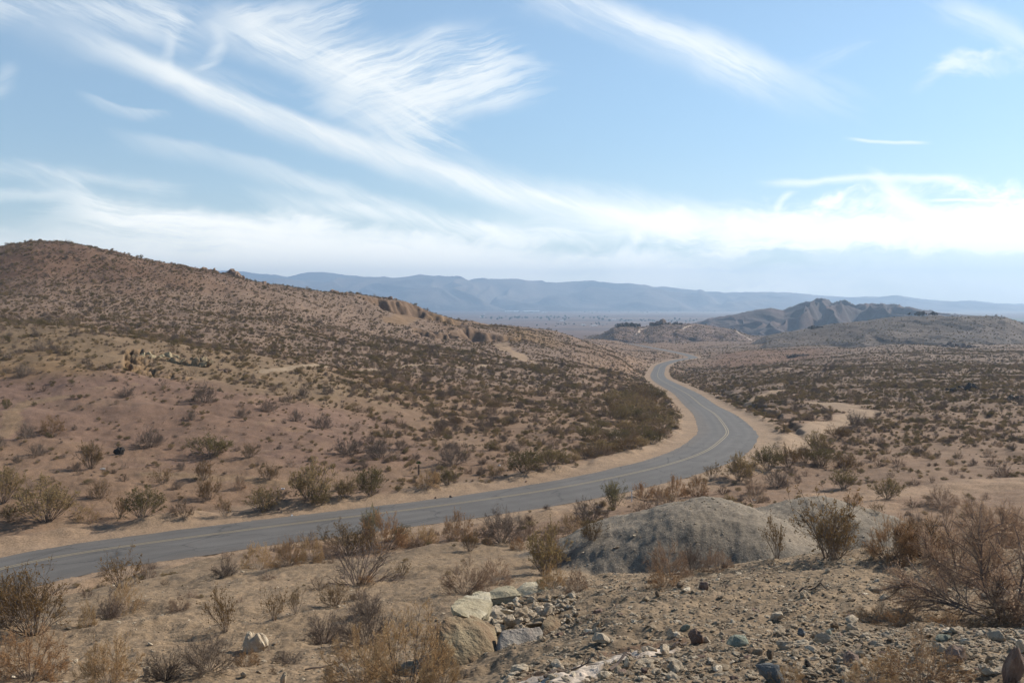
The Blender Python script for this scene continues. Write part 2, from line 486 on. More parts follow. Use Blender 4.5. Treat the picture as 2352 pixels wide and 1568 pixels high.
# roughness octave by octave, only where the grid can carry it
for lam, amp in ((.12, .012), (.25, .02), (.5, .026), (1.0, .034), (2.0, .06), (4.0, .11), (8.0, .16), (18.0, .3), (40.0, .75), (90.0, 1.8)):
    a0, a1 = np.searchsorted(Ds, [max(1.0, lam * 1.5), min(16000, lam * 260)])
    if a1 <= a0 + 2: continue
    w = sstep(lam * 1.5, lam * (5 if lam < 10 else 6.5), Ds[a0:a1])[:, None] * sstep(lam * 260, lam * 130, Ds[a0:a1])[:, None]
    Z[a0:a1] += w * amp * fbm(X[a0:a1] / lam + 3.3, Y[a0:a1] / lam + 1.7, 2, int(lam * 100)) * 1.3

# rugged slopes on the hill: small gullies
hillw = sstep(190, 280, DD) * sstep(640, 480, DD) * sstep(1350, 1150, PX)
Z += hillw * 1.1 * np.abs(gnoise(X / 26 + Y / 90, Y / 70, 55)) * 1.0
# washes and the borrow pits cut in the hill's flank
warpx = fbm(X / 22, Y / 22, 4, 91) * 26; warpd = fbm(X / 18, Y / 18, 4, 92) * 16
def pit(poly, floor, slope_d, wscale=1.0, lump=0.0):
    global Z
    p = np.array(poly, float); qx = PX + warpx * wscale; qd = DD + warpd * wscale
    inside = np.zeros(PX.shape, bool)
    for i in range(len(p)):
        x0, y0 = p[i]; x1, y1 = p[(i + 1) % len(p)]
        c = ((y0 > qd) != (y1 > qd)) & (qx < (x1 - x0) * (qd - y0) / (y1 - y0 + 1e-9) + x0)
        inside ^= c
    fl = floor + np.maximum(qd - p[:, 1].min(), 0) * slope_d + (np.abs(gnoise(X / 1.6, Y / 3.5, 97)) + .5 * np.abs(gnoise(X / .7, Y / 1.2, 98))) * lump
    m = inside & (Z > fl)
    Z = np.where(m, fl, Z)
    return m
PIT = np.zeros(Z.shape, bool)
def quarry(x0, x1, d0, d1a, d1b, floor, wall, hum):
    global Z, PIT
    a, b = np.searchsorted(Ds, [d0 - 60, d1b + 60]); xs, ys, zs = X[a:b], Y[a:b], Z[a:b]
    u = fbm(xs / 9, ys / 9, 3, 93) * 2.6 + fbm(xs / 2.6, ys / 2.6, 3, 94) * .9
    xw = xs + fbm(xs / 11, ys / 11, 3, 95) * 4; d1 = d1a + (d1b - d1a) * np.clip((xw - x0) / (x1 - x0), 0, 1)
    rise = np.maximum(ys + u - d1, 0)
    cut = floor + np.where(rise < hum, rise * wall, hum * wall + (rise - hum) * .75) + .45 * np.maximum(d0 - ys + u, 0) + 1.1 * np.maximum(x0 - xw, 0) + 1.1 * np.maximum(xw - x1, 0) + .6 * np.abs(u) * .5
    m = cut < zs; Z[a:b] = np.where(m, cut, zs); PIT[a:b] |= m & (rise + np.maximum(x0 - xw, 0) + np.maximum(xw - x1, 0) > .05)
quarry(-55, -21, 446, 466, 506, -13.0, 1.6, 2.8)
quarry(-19, 9, 402, 452, 470, -19.3, 1.4, 2.6)
quarry(-36, -24, 392, 408, 418, -17.0, 1.2, 2.0)
# eroded bank on the near left rise
PIT |= pit([(275, 132), (330, 130), (430, 132), (545, 138), (535, 146), (450, 147), (400, 151), (330, 152), (290, 146)], -11.6, .17, .18, 1.7)

# level the ground to the road
rd, rz, rh = road_near(X.ravel(), Y.ravel())
RD = rd.reshape(Z.shape); RZ = rz.reshape(Z.shape); RH = rh.reshape(Z.shape)
w = 1 - sstep(RH + 1.6, RH + 7.5 + .015 * DD, RD)
soft = fbm(X / 1.3, Y / 1.3, 3, 77) * .05
Z = Z * (1 - w) + (RZ - .06 + np.where(RD > RH, soft, 0)) * w
# a low berm pushed up along the verge
Z += .38 * np.exp(-((RD - RH - 3.0) / 1.0) ** 2) * np.clip(.6 + fbm(X / 5, Y / 5, 3, 78) * 1.4, 0, 1.6) * sstep(400, 200, DD)

# the cut bank that runs along the right hand side of the road past the bend
right = X > np.interp(Y, RC[:, 1], RC[:, 0])
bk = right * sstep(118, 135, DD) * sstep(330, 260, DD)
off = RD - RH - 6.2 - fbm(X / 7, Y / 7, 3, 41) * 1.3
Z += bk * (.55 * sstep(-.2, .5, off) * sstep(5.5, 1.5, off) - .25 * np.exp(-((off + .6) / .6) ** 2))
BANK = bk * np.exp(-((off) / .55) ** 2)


def ground_z(x, y):
    x = np.asarray(x, float); y = np.maximum(np.asarray(y, float), 1.01)
    return bil(Z, pxs, LD, CX + x / y * F, np.log(y))


def hit(px, py):
    """distance at which the sight line through a picture point first meets the ground"""
    D = np.exp(np.linspace(math.log(4.0), math.log(9000), 4000))
    v = CY - ground_z((px - CX) / F * D, D) / D * F
    k = np.argmax(v <= py)
    if v[k] > py: return None
    if k == 0: return D[0]
    t = (v[k - 1] - py) / (v[k - 1] - v[k] + 1e-9)
    return D[k - 1] + (D[k] - D[k - 1]) * t


def spot(px, py):
    D = hit(px, py); x = (px - CX) / F * D
    return x, D, float(ground_z(x, D))


def world_track(pts):
    return [spot(*p)[:2] for p in pts]


# soil colours by patch; the mound's front shade is painted in too
C = np.empty(Z.shape + (3,)); C[:] = (.395, .285, .205)
def lay(col, w):
    global C
    C = C * (1 - w[..., None]) + np.array(col) * w[..., None]
n1 = fbm(X / 14, Y / 14, 4, 5) * 60; n2 = fbm(X / 5, Y / 5, 4, 6)
n3 = fbm(X / 55, Y / 55, 4, 8)
PYV = CY - Z / DD * F
lay((.415, .335, .24), sstep(56, 44, DD + n1 * .15))                                    # pale near ground
lay((.42, .345, .25), sstep(30, 20, DD + n1 * .06) * sstep(950, 1250, PX + n1 * 2))        # rocky knoll
lay((.335, .235, .195), sstep(84, 92, DD + n1 * .12) * sstep(140, 124, DD + n1 * .12) * sstep(1000, 780, PX + n1 * 3))  # reddish flat
lay((.37, .265, .16), sstep(118, 128, DD + n1 * .1) * sstep(165, 150, DD) * sstep(300, 160, PX + n1))
lay((.35, .275, .185), sstep(128, 140, DD + n1 * .1) * sstep(215, 170, DD + n1 * .2) * sstep(1000, 760, PX + n1 * 3) * .8)
hw = sstep(185, 230, DD + n1 * .4) * sstep(700, 620, DD) * sstep(1420, 1250, PX)
lay((.375, .292, .24), hw)
lay((.25, .165, .125), hw * sstep(715, 600, PYV + n1 * .6) * sstep(760, 420, PX))
lay((.37, .285, .225), sstep(150, 230, DD) * sstep(1560, 1700, PX) * sstep(1300, 1000, DD))
lay((.34, .20, .125), sstep(520, 600, DD) * sstep(900, 720, DD) * sstep(1600, 1680, PX) * sstep(1960, 1850, PX) * .8)
lay((.25, .165, .125), sstep(900, 1500, DD))
lay((.40, .30, .205), sstep(.55, .9, n2 + sstep(70, 160, DD) * .0) * sstep(60, 75, DD) * sstep(500, 300, DD) * .6)
lay((.35, .245, .18), np.clip(n3, 0, 1) * .7 * sstep(60, 100, DD) * sstep(900, 600, DD))
lay((.40, .375, .325), MOUND)
lay((.29, .28, .25), MOUND * sstep(-7.9, -8.8, Z) * sstep(1450, 1560, PX) * .8)  # mound's lower front darkened in the colour to stand for its shading
lay((.37, .27, .165), (PIT & (DD < 200)).astype(float))
lay((.33, .24, .175), (PIT & (DD >= 200)).astype(float))
lay((.40, .275, .145), sstep(-8, 4, X + n1 * .05) * sstep(30, 18, X) * sstep(440, 470, DD) * sstep(640, 560, DD) * .7)
lay((.53, .42, .315), (1 - sstep(RH + 2.0, RH + 6.5, RD + n2 * 2.0)) * sstep(1000, 600, DD))
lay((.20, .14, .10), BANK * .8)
# dirt tracks
TRK = np.zeros(Z.shape)
def track(pts, wid, col, y0, y1):
    global C, TRK
    a, b = np.searchsorted(Ds, [y0, y1]); p = world_track(pts)
    d = poly_dist(X[a:b], Y[a:b], p) + fbm(X[a:b] / wid, Y[a:b] / wid, 3, 31) * wid * .25
    w_ = 1 - sstep(wid * .5, wid * .95, d); TRK[a:b] = np.maximum(TRK[a:b], w_)
    C[a:b] = C[a:b] * (1 - w_[..., None]) + np.array(col) * w_[..., None]
SAND = (.56, .44, .32)
track([(1780, 1035), (1830, 1010), (1890, 980), (1960, 955), (1990, 945), (1940, 935), (1880, 925)], 3.5, (.60, .48, .36), 90, 260)
track([(1700, 935), (1760, 905), (1790, 895)], 2.0, SAND, 180, 340)
track([(1790, 1190), (1850, 1165), (1950, 1140), (2080, 1130), (2200, 1118), (2352, 1105), (2500, 1095)], 4.2, (.52, .39, .28), 45, 110)
track([(1210, 828), (1190, 812), (1160, 800), (1146, 792), (1156, 788)], 4.0, SAND, 280, 520)
track([(600, 855), (720, 838), (860, 850), (960, 838), (1100, 846), (1160, 830), (1280, 838)], 1.1, (.56, .47, .36), 150, 420)
track([(900, 740), (1010, 738), (1100, 745), (1200, 744)], 6, (.40, .29, .19), 380, 620)
track([(0, 1000), (30, 975), (25, 945), (60, 925), (140, 912)], 1.2, (.40, .30, .21), 80, 140)
track([(350, 1085), (520, 1098), (640, 1108), (760, 1118)], 1.5, (.40, .30, .205), 72, 95)
track([(1320, 970), (1400, 985), (1440, 1010)], 1.6, (.42, .34, .25), 110, 190)
track([(1500, 1490), (1400, 1520), (1300, 1545), (1215, 1566)], .30, (.95, .90, .84), 5, 14)
track([(1560, 1462), (1450, 1490), (1330, 1525), (1200, 1560)], .12, (.24, .17, .12), 5, 14)
C *= (1 + .10 * n2[..., None])
# valley floor: fields and pale playa
vx, vy = X, Y
va = sstep(2200, 3200, DD)
lay((.27, .175, .14), va)
band = gnoise(vx / 1600, vy / 420, 61)
lay((.40, .29, .22), va * sstep(.05, .35, band) * .7)
lay((.18, .13, .11), va * sstep(-.05, -.4, band) * .7)
lay((.16, .22, .08), sstep(4300, 4500, DD) * sstep(5600, 5300, DD) * sstep(1690, 1720, PX) * .9)
lay((.52, .46, .42), sstep(7200, 8200, DD + n3 * 900) * sstep(1250, 1500, PX + n3 * 300))
C = np.clip(C * np.array([.515, .452, .392]), .01, .8)

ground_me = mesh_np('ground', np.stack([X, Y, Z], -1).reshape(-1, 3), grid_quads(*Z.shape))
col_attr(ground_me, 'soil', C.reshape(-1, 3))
gm, nt, b = new_mat('soil_material', 0.95)
tc = nt.nodes.new('ShaderNodeTexCoord').outputs['Object']
soil = attr(nt, 'soil')
ga = noise(nt, tc, 0.9, 6, .65); gb = noise(nt, tc, 7.0, 5, .7); gc = noise(nt, tc, 0.12, 5, .6)
peb = nt.nodes.new('ShaderNodeTexVoronoi'); peb.inputs['Scale'].default_value = 14; nt.links.new(tc, peb.inputs['Vector'])
pebc = nt.nodes.new('ShaderNodeSeparateColor'); nt.links.new(peb.outputs['Color'], pebc.inputs[0])
pv = S(nt, pebc.outputs[0])
f = (ga - .5) * .7 + (gb - .5) * 1.0 + (gc - .5) * .5 + (pv - .5) * .45 + 1.0
colr = gain(nt, soil, f)
colr = mixc(nt, smooth(nt, gc, .5, .72) * .30, colr, (.235, .165, .105))
nt.links.new(colr, b.inputs['Base Color'])
pd = S(nt, peb.outputs['Distance'])
bump(nt, b, ga * .5 + gb * .25 + smooth(nt, pd, .45, .1) * pv * .12, .9, .12)
ground_me.materials.append(gm)
ground = link(bpy.data.objects.new('ground', ground_me)); tag(ground, kind='structure')

# ---------------------------------------------------------------- road
def strip(name, off0, off1, lift, ncol, material, s0=0, s1=None):
    r = slice(s0, s1); c = RC[r]; nl = NL[r]
    o0 = off0[r] if isinstance(off0, np.ndarray) else np.full(len(c), off0); o1 = off1[r] if isinstance(off1, np.ndarray) else np.full(len(c), off1)
    t = np.linspace(0, 1, ncol)
    o = o0[:, None] * (1 - t) + o1[:, None] * t
    v = np.empty((len(c), ncol, 3))
    v[..., 0] = c[:, None, 0] + nl[:, None, 0] * o; v[..., 1] = c[:, None, 1] + nl[:, None, 1] * o
    crown = -.012 * np.abs(o - ((OFF_L - OFF_R)[r] / 2)[:, None])
    v[..., 2] = c[:, None, 2] + lift + crown
    me = mesh_np(name, v.reshape(-1, 3), grid_quads(len(c), ncol))
    if me.polygons[0].normal.z < 0: me.flip_normals()
    uv = np.stack([np.broadcast_to(o, o.shape), np.broadcast_to(S_N[r][:, None], o.shape), np.zeros_like(o)], -1).reshape(-1, 3)
    a = me.attributes.new('road_uv', 'FLOAT_VECTOR', 'POINT'); a.data.foreach_set('vector', uv.astype(np.float32).ravel())
    me.materials.append(material)
    o_ = link(bpy.data.objects.new(name, me)); tag(o_, kind='structure'); return o_


am, nt, b = new_mat('asphalt_material', 0.75)
uvn = nt.nodes.new('ShaderNodeAttribute'); uvn.attribute_name = 'road_uv'
sp = nt.nodes.new('ShaderNodeSeparateXYZ'); nt.links.new(uvn.outputs['Vector'], sp.inputs[0])
ru, rv = S(nt, sp.outputs[0]), S(nt, sp.outputs[1])
tc = nt.nodes.new('ShaderNodeTexCoord').outputs['Object']
wander = (noise(nt, xyz(nt, rv * .03, 0.0), 1.0, 2) - .5) * .9
def lane(c, w_): return smooth(nt, M(nt, 'ABSOLUTE', ru + wander - c), w_, 0.0)
wear = lane(.95, .55) + lane(2.2, .5) + lane(-1.2, .6) + lane(-2.7, .6)
lng = noise(nt, xyz(nt, ru * 3.0, rv * .05), 1.0, 5, .65)
gr = noise(nt, tc, 26, 3, .75); pt = noise(nt, tc, .35, 4, .6)
dusty = smooth(nt, M(nt, 'ABSOLUTE', ru + 1.0 + (pt - .5) * 2.0), 2.6, 4.6)
f = 1.0 + wear * .13 + (lng - .5) * .25 + (gr - .5) * 1.0 + (pt - .5) * .6
ac = gain(nt, mixc(nt, 0.0, (.118, .109, .100), (0, 0, 0)), f)
ac = mixc(nt, dusty * .35, ac, (.19, .15, .115))
crk = nt.nodes.new('ShaderNodeTexVoronoi'); crk.feature = 'DISTANCE_TO_EDGE'; crk.inputs['Scale'].default_value = .35
nt.links.new(xyz(nt, ru + (gr - .5) * .3 + (pt - .5) * 2, rv * .4 + (pt - .5) * 2), crk.inputs['Vector'])
ac = mixc(nt, smooth(nt, S(nt, crk.outputs['Distance']), .02, .0) * .55, ac, (.045, .043, .042))
nt.links.new(ac, b.inputs['Base Color'])
bump(nt, b, gr * .5 + pt * .3, .5, .03)
edge_n = fbm(S_N / 4.3, S_N * 0, 4, 17, .65) * .19
road = strip('road', OFF_L + edge_n, -OFF_R + edge_n[::-1] * 1.0, .0, 25, am)
ym, nt, b = new_mat('line_paint_material', 0.7)
tc = nt.nodes.new('ShaderNodeTexCoord').outputs['Object']
wn = noise(nt, tc, 3.0, 6, .7)
nt.links.new(mixc(nt, smooth(nt, wn, .5, .85), (.30, .245, .165), (.17, .145, .12)), b.inputs['Base Color'])
mk = bpy.data.objects  # two painted lines
strip('road_marking', .20, .08, .010, 2, ym)
strip('road_marking', -.08, -.20, .010, 2, ym)


# ---------------------------------------------------------------- farther hills and ranges, each a relief of its own
def relief(name, crest, D0, front, back, basez, rough, gully, glen, colf, material, pstep=3.0, rows=150, sharp=1.25, seed=1, tracks=()):
    crest = np.array(crest, float)
    p = np.arange(crest[0, 0], crest[-1, 0] + pstep, pstep)
    t = np.concatenate([-np.linspace(1, 0, rows) ** 1.0, np.linspace(0, 1, rows // 2)[1:]])
    D = np.where(t < 0, D0 + t * front, D0 + t * back)
    P_, T_ = np.meshgrid(p, t); D_ = np.broadcast_to(D[:, None], P_.shape)
    k = F / D0
    x = (P_ - CX) / F * D_; y = D_
    lx = x / glen; ly = (y - D0) / glen
    wv = fbm(lx * .6, ly * .6, 3, seed + 5)
    prof = np.clip(1 - np.abs(T_ + wv * .10), 0, 1) ** sharp
    prof = prof * (1 - .10 * np.exp(-(T_ / .05) ** 2))
    cz_ = -(np.interp(P_, crest[:, 0], crest[:, 1]) - CY) / F * D0
    hgt = np.maximum(cz_ - basez, 0)
    rid = 1 - np.abs(gnoise(lx * 1.0 + wv * .8, ly * .33, seed) * 1.6)
    rid2 = 1 - np.abs(gnoise(lx * 2.7 + wv * 1.6, ly * 1.0, seed + 1) * 1.6)
    gl = np.clip(prof * (1 - prof) * 4, 0, 1)
    z = basez + hgt * prof + hgt * gully * gl * ((rid - .6) + .45 * (rid2 - .6)) + rough * fbm(lx * 4, ly * 4, 5, seed + 9, .6) * np.clip(prof * 3, 0, 1)
    z = z - (1 - np.clip(prof * 12, 0, 1)) * 40
    me = mesh_np(name, np.stack([x, y, z], -1).reshape(-1, 3), grid_quads(*z.shape))
    c = colf(x, y, z, prof, P_) * .72
    for pts, wid, cc in tracks:
        d = poly_dist(P_, T_ * 100, pts) + fbm(lx * 9, ly * 9, 3, 3) * wid * .3
        w_ = 1 - sstep(wid * .4, wid, d); c = c * (1 - w_[..., None]) + np.array(cc) * w_[..., None]
    col_attr(me, 'soil', np.clip(c, .01, .8).reshape(-1, 3)); me.materials.append(material)
    o = link(bpy.data.objects.new(name, me)); tag(o, kind='structure')
    return dict(obj=o, x=x, y=y, z=z, c=c[..., 0])


def far_mat(name, scale, spots=None):
    m, nt, b = new_mat(name, .95)
    tc = nt.nodes.new('ShaderNodeTexCoord').outputs['Object']
    a = noise(nt, tc, scale, 6, .65); c = noise(nt, tc, scale * 9, 4, .7)
    f = 1.0 + (a - .5) * .9 + (c - .5) * .7
    col = gain(nt, attr(nt, 'soil'), f)
    nt.links.new(col, b.inputs['Base Color']); bump(nt, b, a + c * .4, .8, 1.0 / scale * .12)
    return m


FM = far_mat('hill_material', .05); MM = far_mat('mountain_material', .0025)
def flatc(a, b_, sc, sd):
    def f_(x, y, z, prof, p):
        n = np.clip(.5 + fbm(x / sc, y / sc, 4, sd), 0, 1)[..., None]
        return np.array(a) * (1 - n) + np.array(b_) * n
    return f_


mid_hill = relief('hill', [(1340, 792), (1385, 765), (1410, 748), (1440, 742), (1480, 748), (1520, 740), (1560, 742), (1610, 744), (1650, 752), (1690, 757),
                           (1720, 770), (1760, 790), (1800, 802)], 1300, 240, 300, -56, .3, .12, 45, flatc((.27, .185, .14), (.21, .14, .11), 40, 3), FM, 1.0, 140, 1.0, 11,
                  [([(1458, -45), (1466, -30), (1470, -16), (1490, -6)], 2.6, (.50, .38, .285)), ([(1562, -22), (1580, -12), (1598, -2)], 2.2, (.49, .37, .275)),
                   ([(1690, -2), (1700, -14), (1740, -30)], 3, (.46, .37, .285))])
dark_hill = relief('hill', [(1640, 860), (1700, 808), (1760, 772), (1830, 757), (1900, 747), (1960, 738), (2050, 728), (2130, 722), (2200, 718), (2260, 716), (2310, 721),
                            (2350, 736), (2420, 750), (2560, 770), (2700, 800)], 1000, 420, 500, -62, .8, .12, 70,
                   flatc((.18, .135, .105), (.115, .088, .07), 60, 4), FM, 1.5, 170, .85, 23)
cone = relief('hill', [(1480, 775), (1560, 752), (1620, 736), (1690, 722), (1740, 712), (1770, 709), (1800, 714), (1840, 697), (1870, 686), (1920, 688), (1945, 691),
                       (1965, 702), (1990, 698), (2030, 697), (2060, 699), (2100, 708), (2150, 716), (2250, 728), (2400, 745), (2560, 775)], 2500, 800, 700, -90, 1.6, .62, 120,
              flatc((.155, .098, .082), (.095, .068, .060), 110, 5), FM, 1.0, 190, 1.35, 37)
rangef = relief('mountains', [(-400, 690), (0, 650), (300, 636), (520, 632), (600, 640), (760, 640), (830, 634), (900, 629), (960, 631), (1020, 634), (1100, 640), (1200, 641), (1300, 643),
                              (1360, 646), (1430, 652), (1520, 655), (1570, 664), (1600, 666), (1608, 663), (1620, 667), (1700, 670), (1780, 671), (1860, 675), (1940, 682), (2000, 681),
                              (2060, 678), (2110, 686), (2160, 691), (2230, 690), (2290, 697), (2352, 698), (2600, 706), (2900, 720)],
                12500, 2600, 2500, -112, 9, .55, 1100, flatc((.30, .225, .17), (.11, .085, .07), 700, 6), MM, 4.0, 150, .9, 51)
rangeb = relief('mountains', [(300, 640), (440, 622), (520, 619), (600, 625), (660, 630), (700, 624), (740, 620), (790, 627), (850, 634), (950, 650), (1100, 670)],
                14200, 900, 600, -115, 8, .25, 1500, flatc((.19, .15, .12), (.15, .12, .1), 900, 7), MM, 4.0, 60, 1.0, 63)

# ---------------------------------------------------------------- haze
hz = bpy.data.meshes.new('haze'); bm = bmesh.new(); bmesh.ops.create_cube(bm, size=1.0); bm.to_mesh(hz); bm.free()
haze = link(bpy.data.objects.new('haze', hz)); tag(haze, kind='stuff')
haze.scale = (34000, 18000, 620); haze.location = (0, 6200, 620 / 2 - 160)
hm = bpy.data.materials.new('haze_material'); hm.use_nodes = True; nt = hm.node_tree; nt.nodes.clear()
pvn = nt.nodes.new('ShaderNodeVolumePrincipled'); pvn.inputs['Color'].default_value = (.50, .71, 1.0, 1)
pvn.inputs['Density'].default_value = 1.25e-4; pvn.inputs['Anisotropy'].default_value = .35
nt.links.new(pvn.outputs[0], nt.nodes.new('ShaderNodeOutputMaterial').inputs['Volume'])
hz.materials.append(hm)
hm.cycles.homogeneous_volume = True

# ---------------------------------------------------------------- plants
def tubes(P0, P1, R0, R1, k=3):
    d = P1 - P0; d = d / np.maximum(np.linalg.norm(d, axis=1), 1e-9)[:, None]
    up = np.where(np.abs(d[:, 2:3]) < .9, np.array([[0, 0, 1.0]]), np.array([[1.0, 0, 0]]))
    a = np.cross(d, up); a /= np.linalg.norm(a, axis=1)[:, None]; b_ = np.cross(d, a)
    th = np.arange(k) * 2 * math.pi / k
    ring = a[:, None] * np.cos(th)[None, :, None] + b_[:, None] * np.sin(th)[None, :, None]
    v = np.concatenate([P0[:, None] + ring * R0[:, None, None], P1[:, None] + ring * R1[:, None, None]], 1)
    i = np.arange(k); j = (i + 1) % k
    q = np.stack([i, j, j + k, i + k], 1)
    return v.reshape(-1, 3), (np.arange(len(P0))[:, None, None] * 2 * k + q[None]).reshape(-1, 4)


def rot_rand(d, ang, rng):
    r = rng.normal(size=d.shape); r -= (r * d).sum(1)[:, None] * d; r /= np.linalg.norm(r, axis=1)[:, None]
    return d * np.cos(ang)[:, None] + r * np.sin(ang)[:, None]


def paths(P, d, L, K, jit, lift, rng):
    out = [P]; d = d.copy()
    for _ in range(K):
        d = d + rng.normal(size=d.shape) * jit + np.array([0, 0, lift]); d /= np.linalg.norm(d, axis=1)[:, None]
        P = P + d * (L / K)[:, None]; out.append(P)
    return np.stack(out, 1)


def branch(pl, n, t0, ang, lmin, lmax, Lpar, K, jit, lift, rng):
    N, k1, _ = pl.shape
    idx = rng.integers(0, N, n); t = t0 + (1 - t0) * rng.random(n) ** .8
    f = t * (k1 - 1.001); i = f.astype(int); u = (f - i)[:, None]
    P = pl[idx, i] * (1 - u) + pl[idx, i + 1] * u
    d = pl[idx, i + 1] - pl[idx, i]; d /= np.linalg.norm(d, axis=1)[:, None]
    d = rot_rand(d, rng.uniform(ang * .5, ang * 1.4, n), rng)
    L = Lpar[idx] * rng.uniform(lmin, lmax, n) * (1.15 - .6 * t)
    return paths(P, d, L, K, jit, lift, rng), L


def segs(pl, r0, r1):
    N, k1, _ = pl.shape
    r = np.linspace(r0, r1, k1)
    P0 = pl[:, :-1].reshape(-1, 3); P1 = pl[:, 1:].reshape(-1, 3)
    return P0, P1, np.tile(r[:-1], N), np.tile(r[1:], N)


def leaves(pl, n, size, rng, t0=.3):
    N, k1, _ = pl.shape
    idx = rng.integers(0, N, n); f = (t0 + (1 - t0) * rng.random(n)) * (k1 - 1.001); i = f.astype(int); u = (f - i)[:, None]
    P = pl[idx, i] * (1 - u) + pl[idx, i + 1] * u + rng.normal(size=(n, 3)) * size * .6
    a = rng.normal(size=(n, 3)); a /= np.linalg.norm(a, axis=1)[:, None]
    b_ = np.cross(a, rng.normal(size=(n, 3))); b_ /= np.linalg.norm(b_, axis=1)[:, None]
    s = size * rng.uniform(.6, 1.4, n)[:, None]
    v = np.stack([P - a * s, P + b_ * s * .5, P + a * s, P - b_ * s * .5], 1)
    return v.reshape(-1, 3), np.arange(n * 4).reshape(-1, 4)


def shrub_geo(seed, n0=14, spread=60, n1=60, n2=240, nl=900, leaf=.022, r=.010, lift=.10, jit=.16, base=.05, l1=(.35, .6), l2=(.3, .55), t1=.3, k=3,
              lenmin=.65, droop2=0.0, thin=1.0):
    """returns stems (v,q) and foliage (v,q), about one unit wide and tall, standing on z = 0"""
    rng = np.random.default_rng(seed)
    az = rng.random(n0) * 2 * math.pi; ti = np.radians(spread) * np.sqrt(rng.random(n0)) ** .9
    d = np.stack([np.sin(ti) * np.cos(az), np.sin(ti) * np.sin(az), np.cos(ti)], 1)
    P = np.stack([np.cos(az), np.sin(az), np.zeros(n0)], 1) * (base * rng.random(n0))[:, None] - np.array([0, 0, .03])
    L0 = rng.uniform(lenmin, 1.05, n0) * (1 - .12 * np.sin(ti))
    p0 = paths(P, d, L0, 5, jit, lift, rng)
    p1, L1 = branch(p0, n1, t1, .65, l1[0], l1[1], L0, 3, jit * 1.2, lift * .6, rng)
    p2, L2 = branch(p1, n2, .1, .75, l2[0], l2[1], L1, 2, jit * 1.4, lift * .4 - droop2, rng)
    S0 = [segs(p0, r, r * .45)]; S0.append(segs(p1, r * .5, r * .25))
    A_ = [np.concatenate(x) for x in zip(*S0)]
    sv, sq = tubes(*A_, k=k)
    B_ = segs(p2, r * .26 * thin, r * .12 * thin)
    fv, fq = tubes(*B_, k=3)
    if nl:
        lv, lq = leaves(p2, nl, leaf, rng)
        fq = np.concatenate([fq, lq + len(fv)]); fv = np.concatenate([fv, lv])
    allv = np.concatenate([sv, fv])
    hw_ = np.percentile(np.hypot(allv[:, 0], allv[:, 1]), 97); hz_ = np.percentile(allv[:, 2], 99)
    sc = np.array([.5 / hw_, .5 / hw_, 1 / hz_])
    return (sv * sc, sq), (fv * sc, fq)


def plant_mat(name, cols, rough=.85, var=.5, trans=0.0):
    m, nt, b = new_mat(name, rough)
    oi = nt.nodes.new('ShaderNodeObjectInfo'); rnd = S(nt, oi.outputs['Random'])
    tc = nt.nodes.new('ShaderNodeTexCoord').outputs['Object']
    nz = noise(nt, tc, 4.0, 3, .6)
    col = mixc(nt, smooth(nt, nz + (rnd - .5) * .7, .3, .7), cols[0], cols[1])
    col = gain(nt, col, .72 + rnd * var)
    nt.links.new(col, b.inputs['Base Color'])
    if trans:
        t = nt.nodes.new('ShaderNodeBsdfTranslucent'); nt.links.new(col, t.inputs['Color'])
        mx = nt.nodes.new('ShaderNodeMixShader'); mx.inputs[0].default_value = trans
        nt.links.new(b.outputs[0], mx.inputs[1]); nt.links.new(t.outputs[0], mx.inputs[2])
        nt.links.new(mx.outputs[0], nt.nodes['Material Output'].inputs['Surface'])
    return m


PM = dict(
    creo_s=plant_mat('creosote_stem_material', [(.24, .185, .145), (.17, .13, .10)]),
    creo_f=plant_mat('creosote_leaf_material', [(.22, .175, .075), (.30, .215, .105)], trans=.45),
    olive_f=plant_mat('olive_leaf_material', [(.21, .185, .09), (.26, .22, .12)], trans=.4),
    brown_f=plant_mat('brown_leaf_material', [(.27, .165, .07), (.20, .135, .065)], trans=.4),
    dry_s=plant_mat('dry_stem_material', [(.19, .14, .105), (.25, .185, .14)]),
    tan_f=plant_mat('tan_twig_material', [(.66, .47, .26), (.54, .375, .205)], trans=.4),
    pink_f=plant_mat('pink_twig_material', [(.58, .41, .28), (.47, .33, .225)], trans=.4),
    russet_f=plant_mat('russet_twig_material', [(.55, .35, .185), (.43, .265, .14)], trans=.4),
    orange_f=plant_mat('orange_twig_material', [(.60, .385, .20), (.49, .305, .155)], trans=.4),
    bare_s=plant_mat('grey_stem_material', [(.25, .195, .155), (.18, .14, .11)]),
    bare_f=plant_mat('grey_twig_material', [(.29, .22, .165), (.21, .16, .125)], trans=.3),
    dark_s=plant_mat('dark_stem_material', [(.13, .10, .082), (.18, .135, .11)]),
    low_f=plant_mat('scrub_material', [(.29, .20, .142), (.38, .275, .20)], trans=.5),
    lowo_f=plant_mat('olive_scrub_material', [(.275, .190, .120), (.35, .25, .16)], trans=.5),
    lowt_f=plant_mat('tan_scrub_material', [(.48, .35, .23), (.39, .28, .18)], trans=.4),
    yel_f=plant_mat('yellow_bloom_material', [(.55, .42, .04), (.35, .28, .06)], trans=.2),
    green=plant_mat('green_leaf_material', [(.07, .11, .03), (.10, .13, .04)]),
)
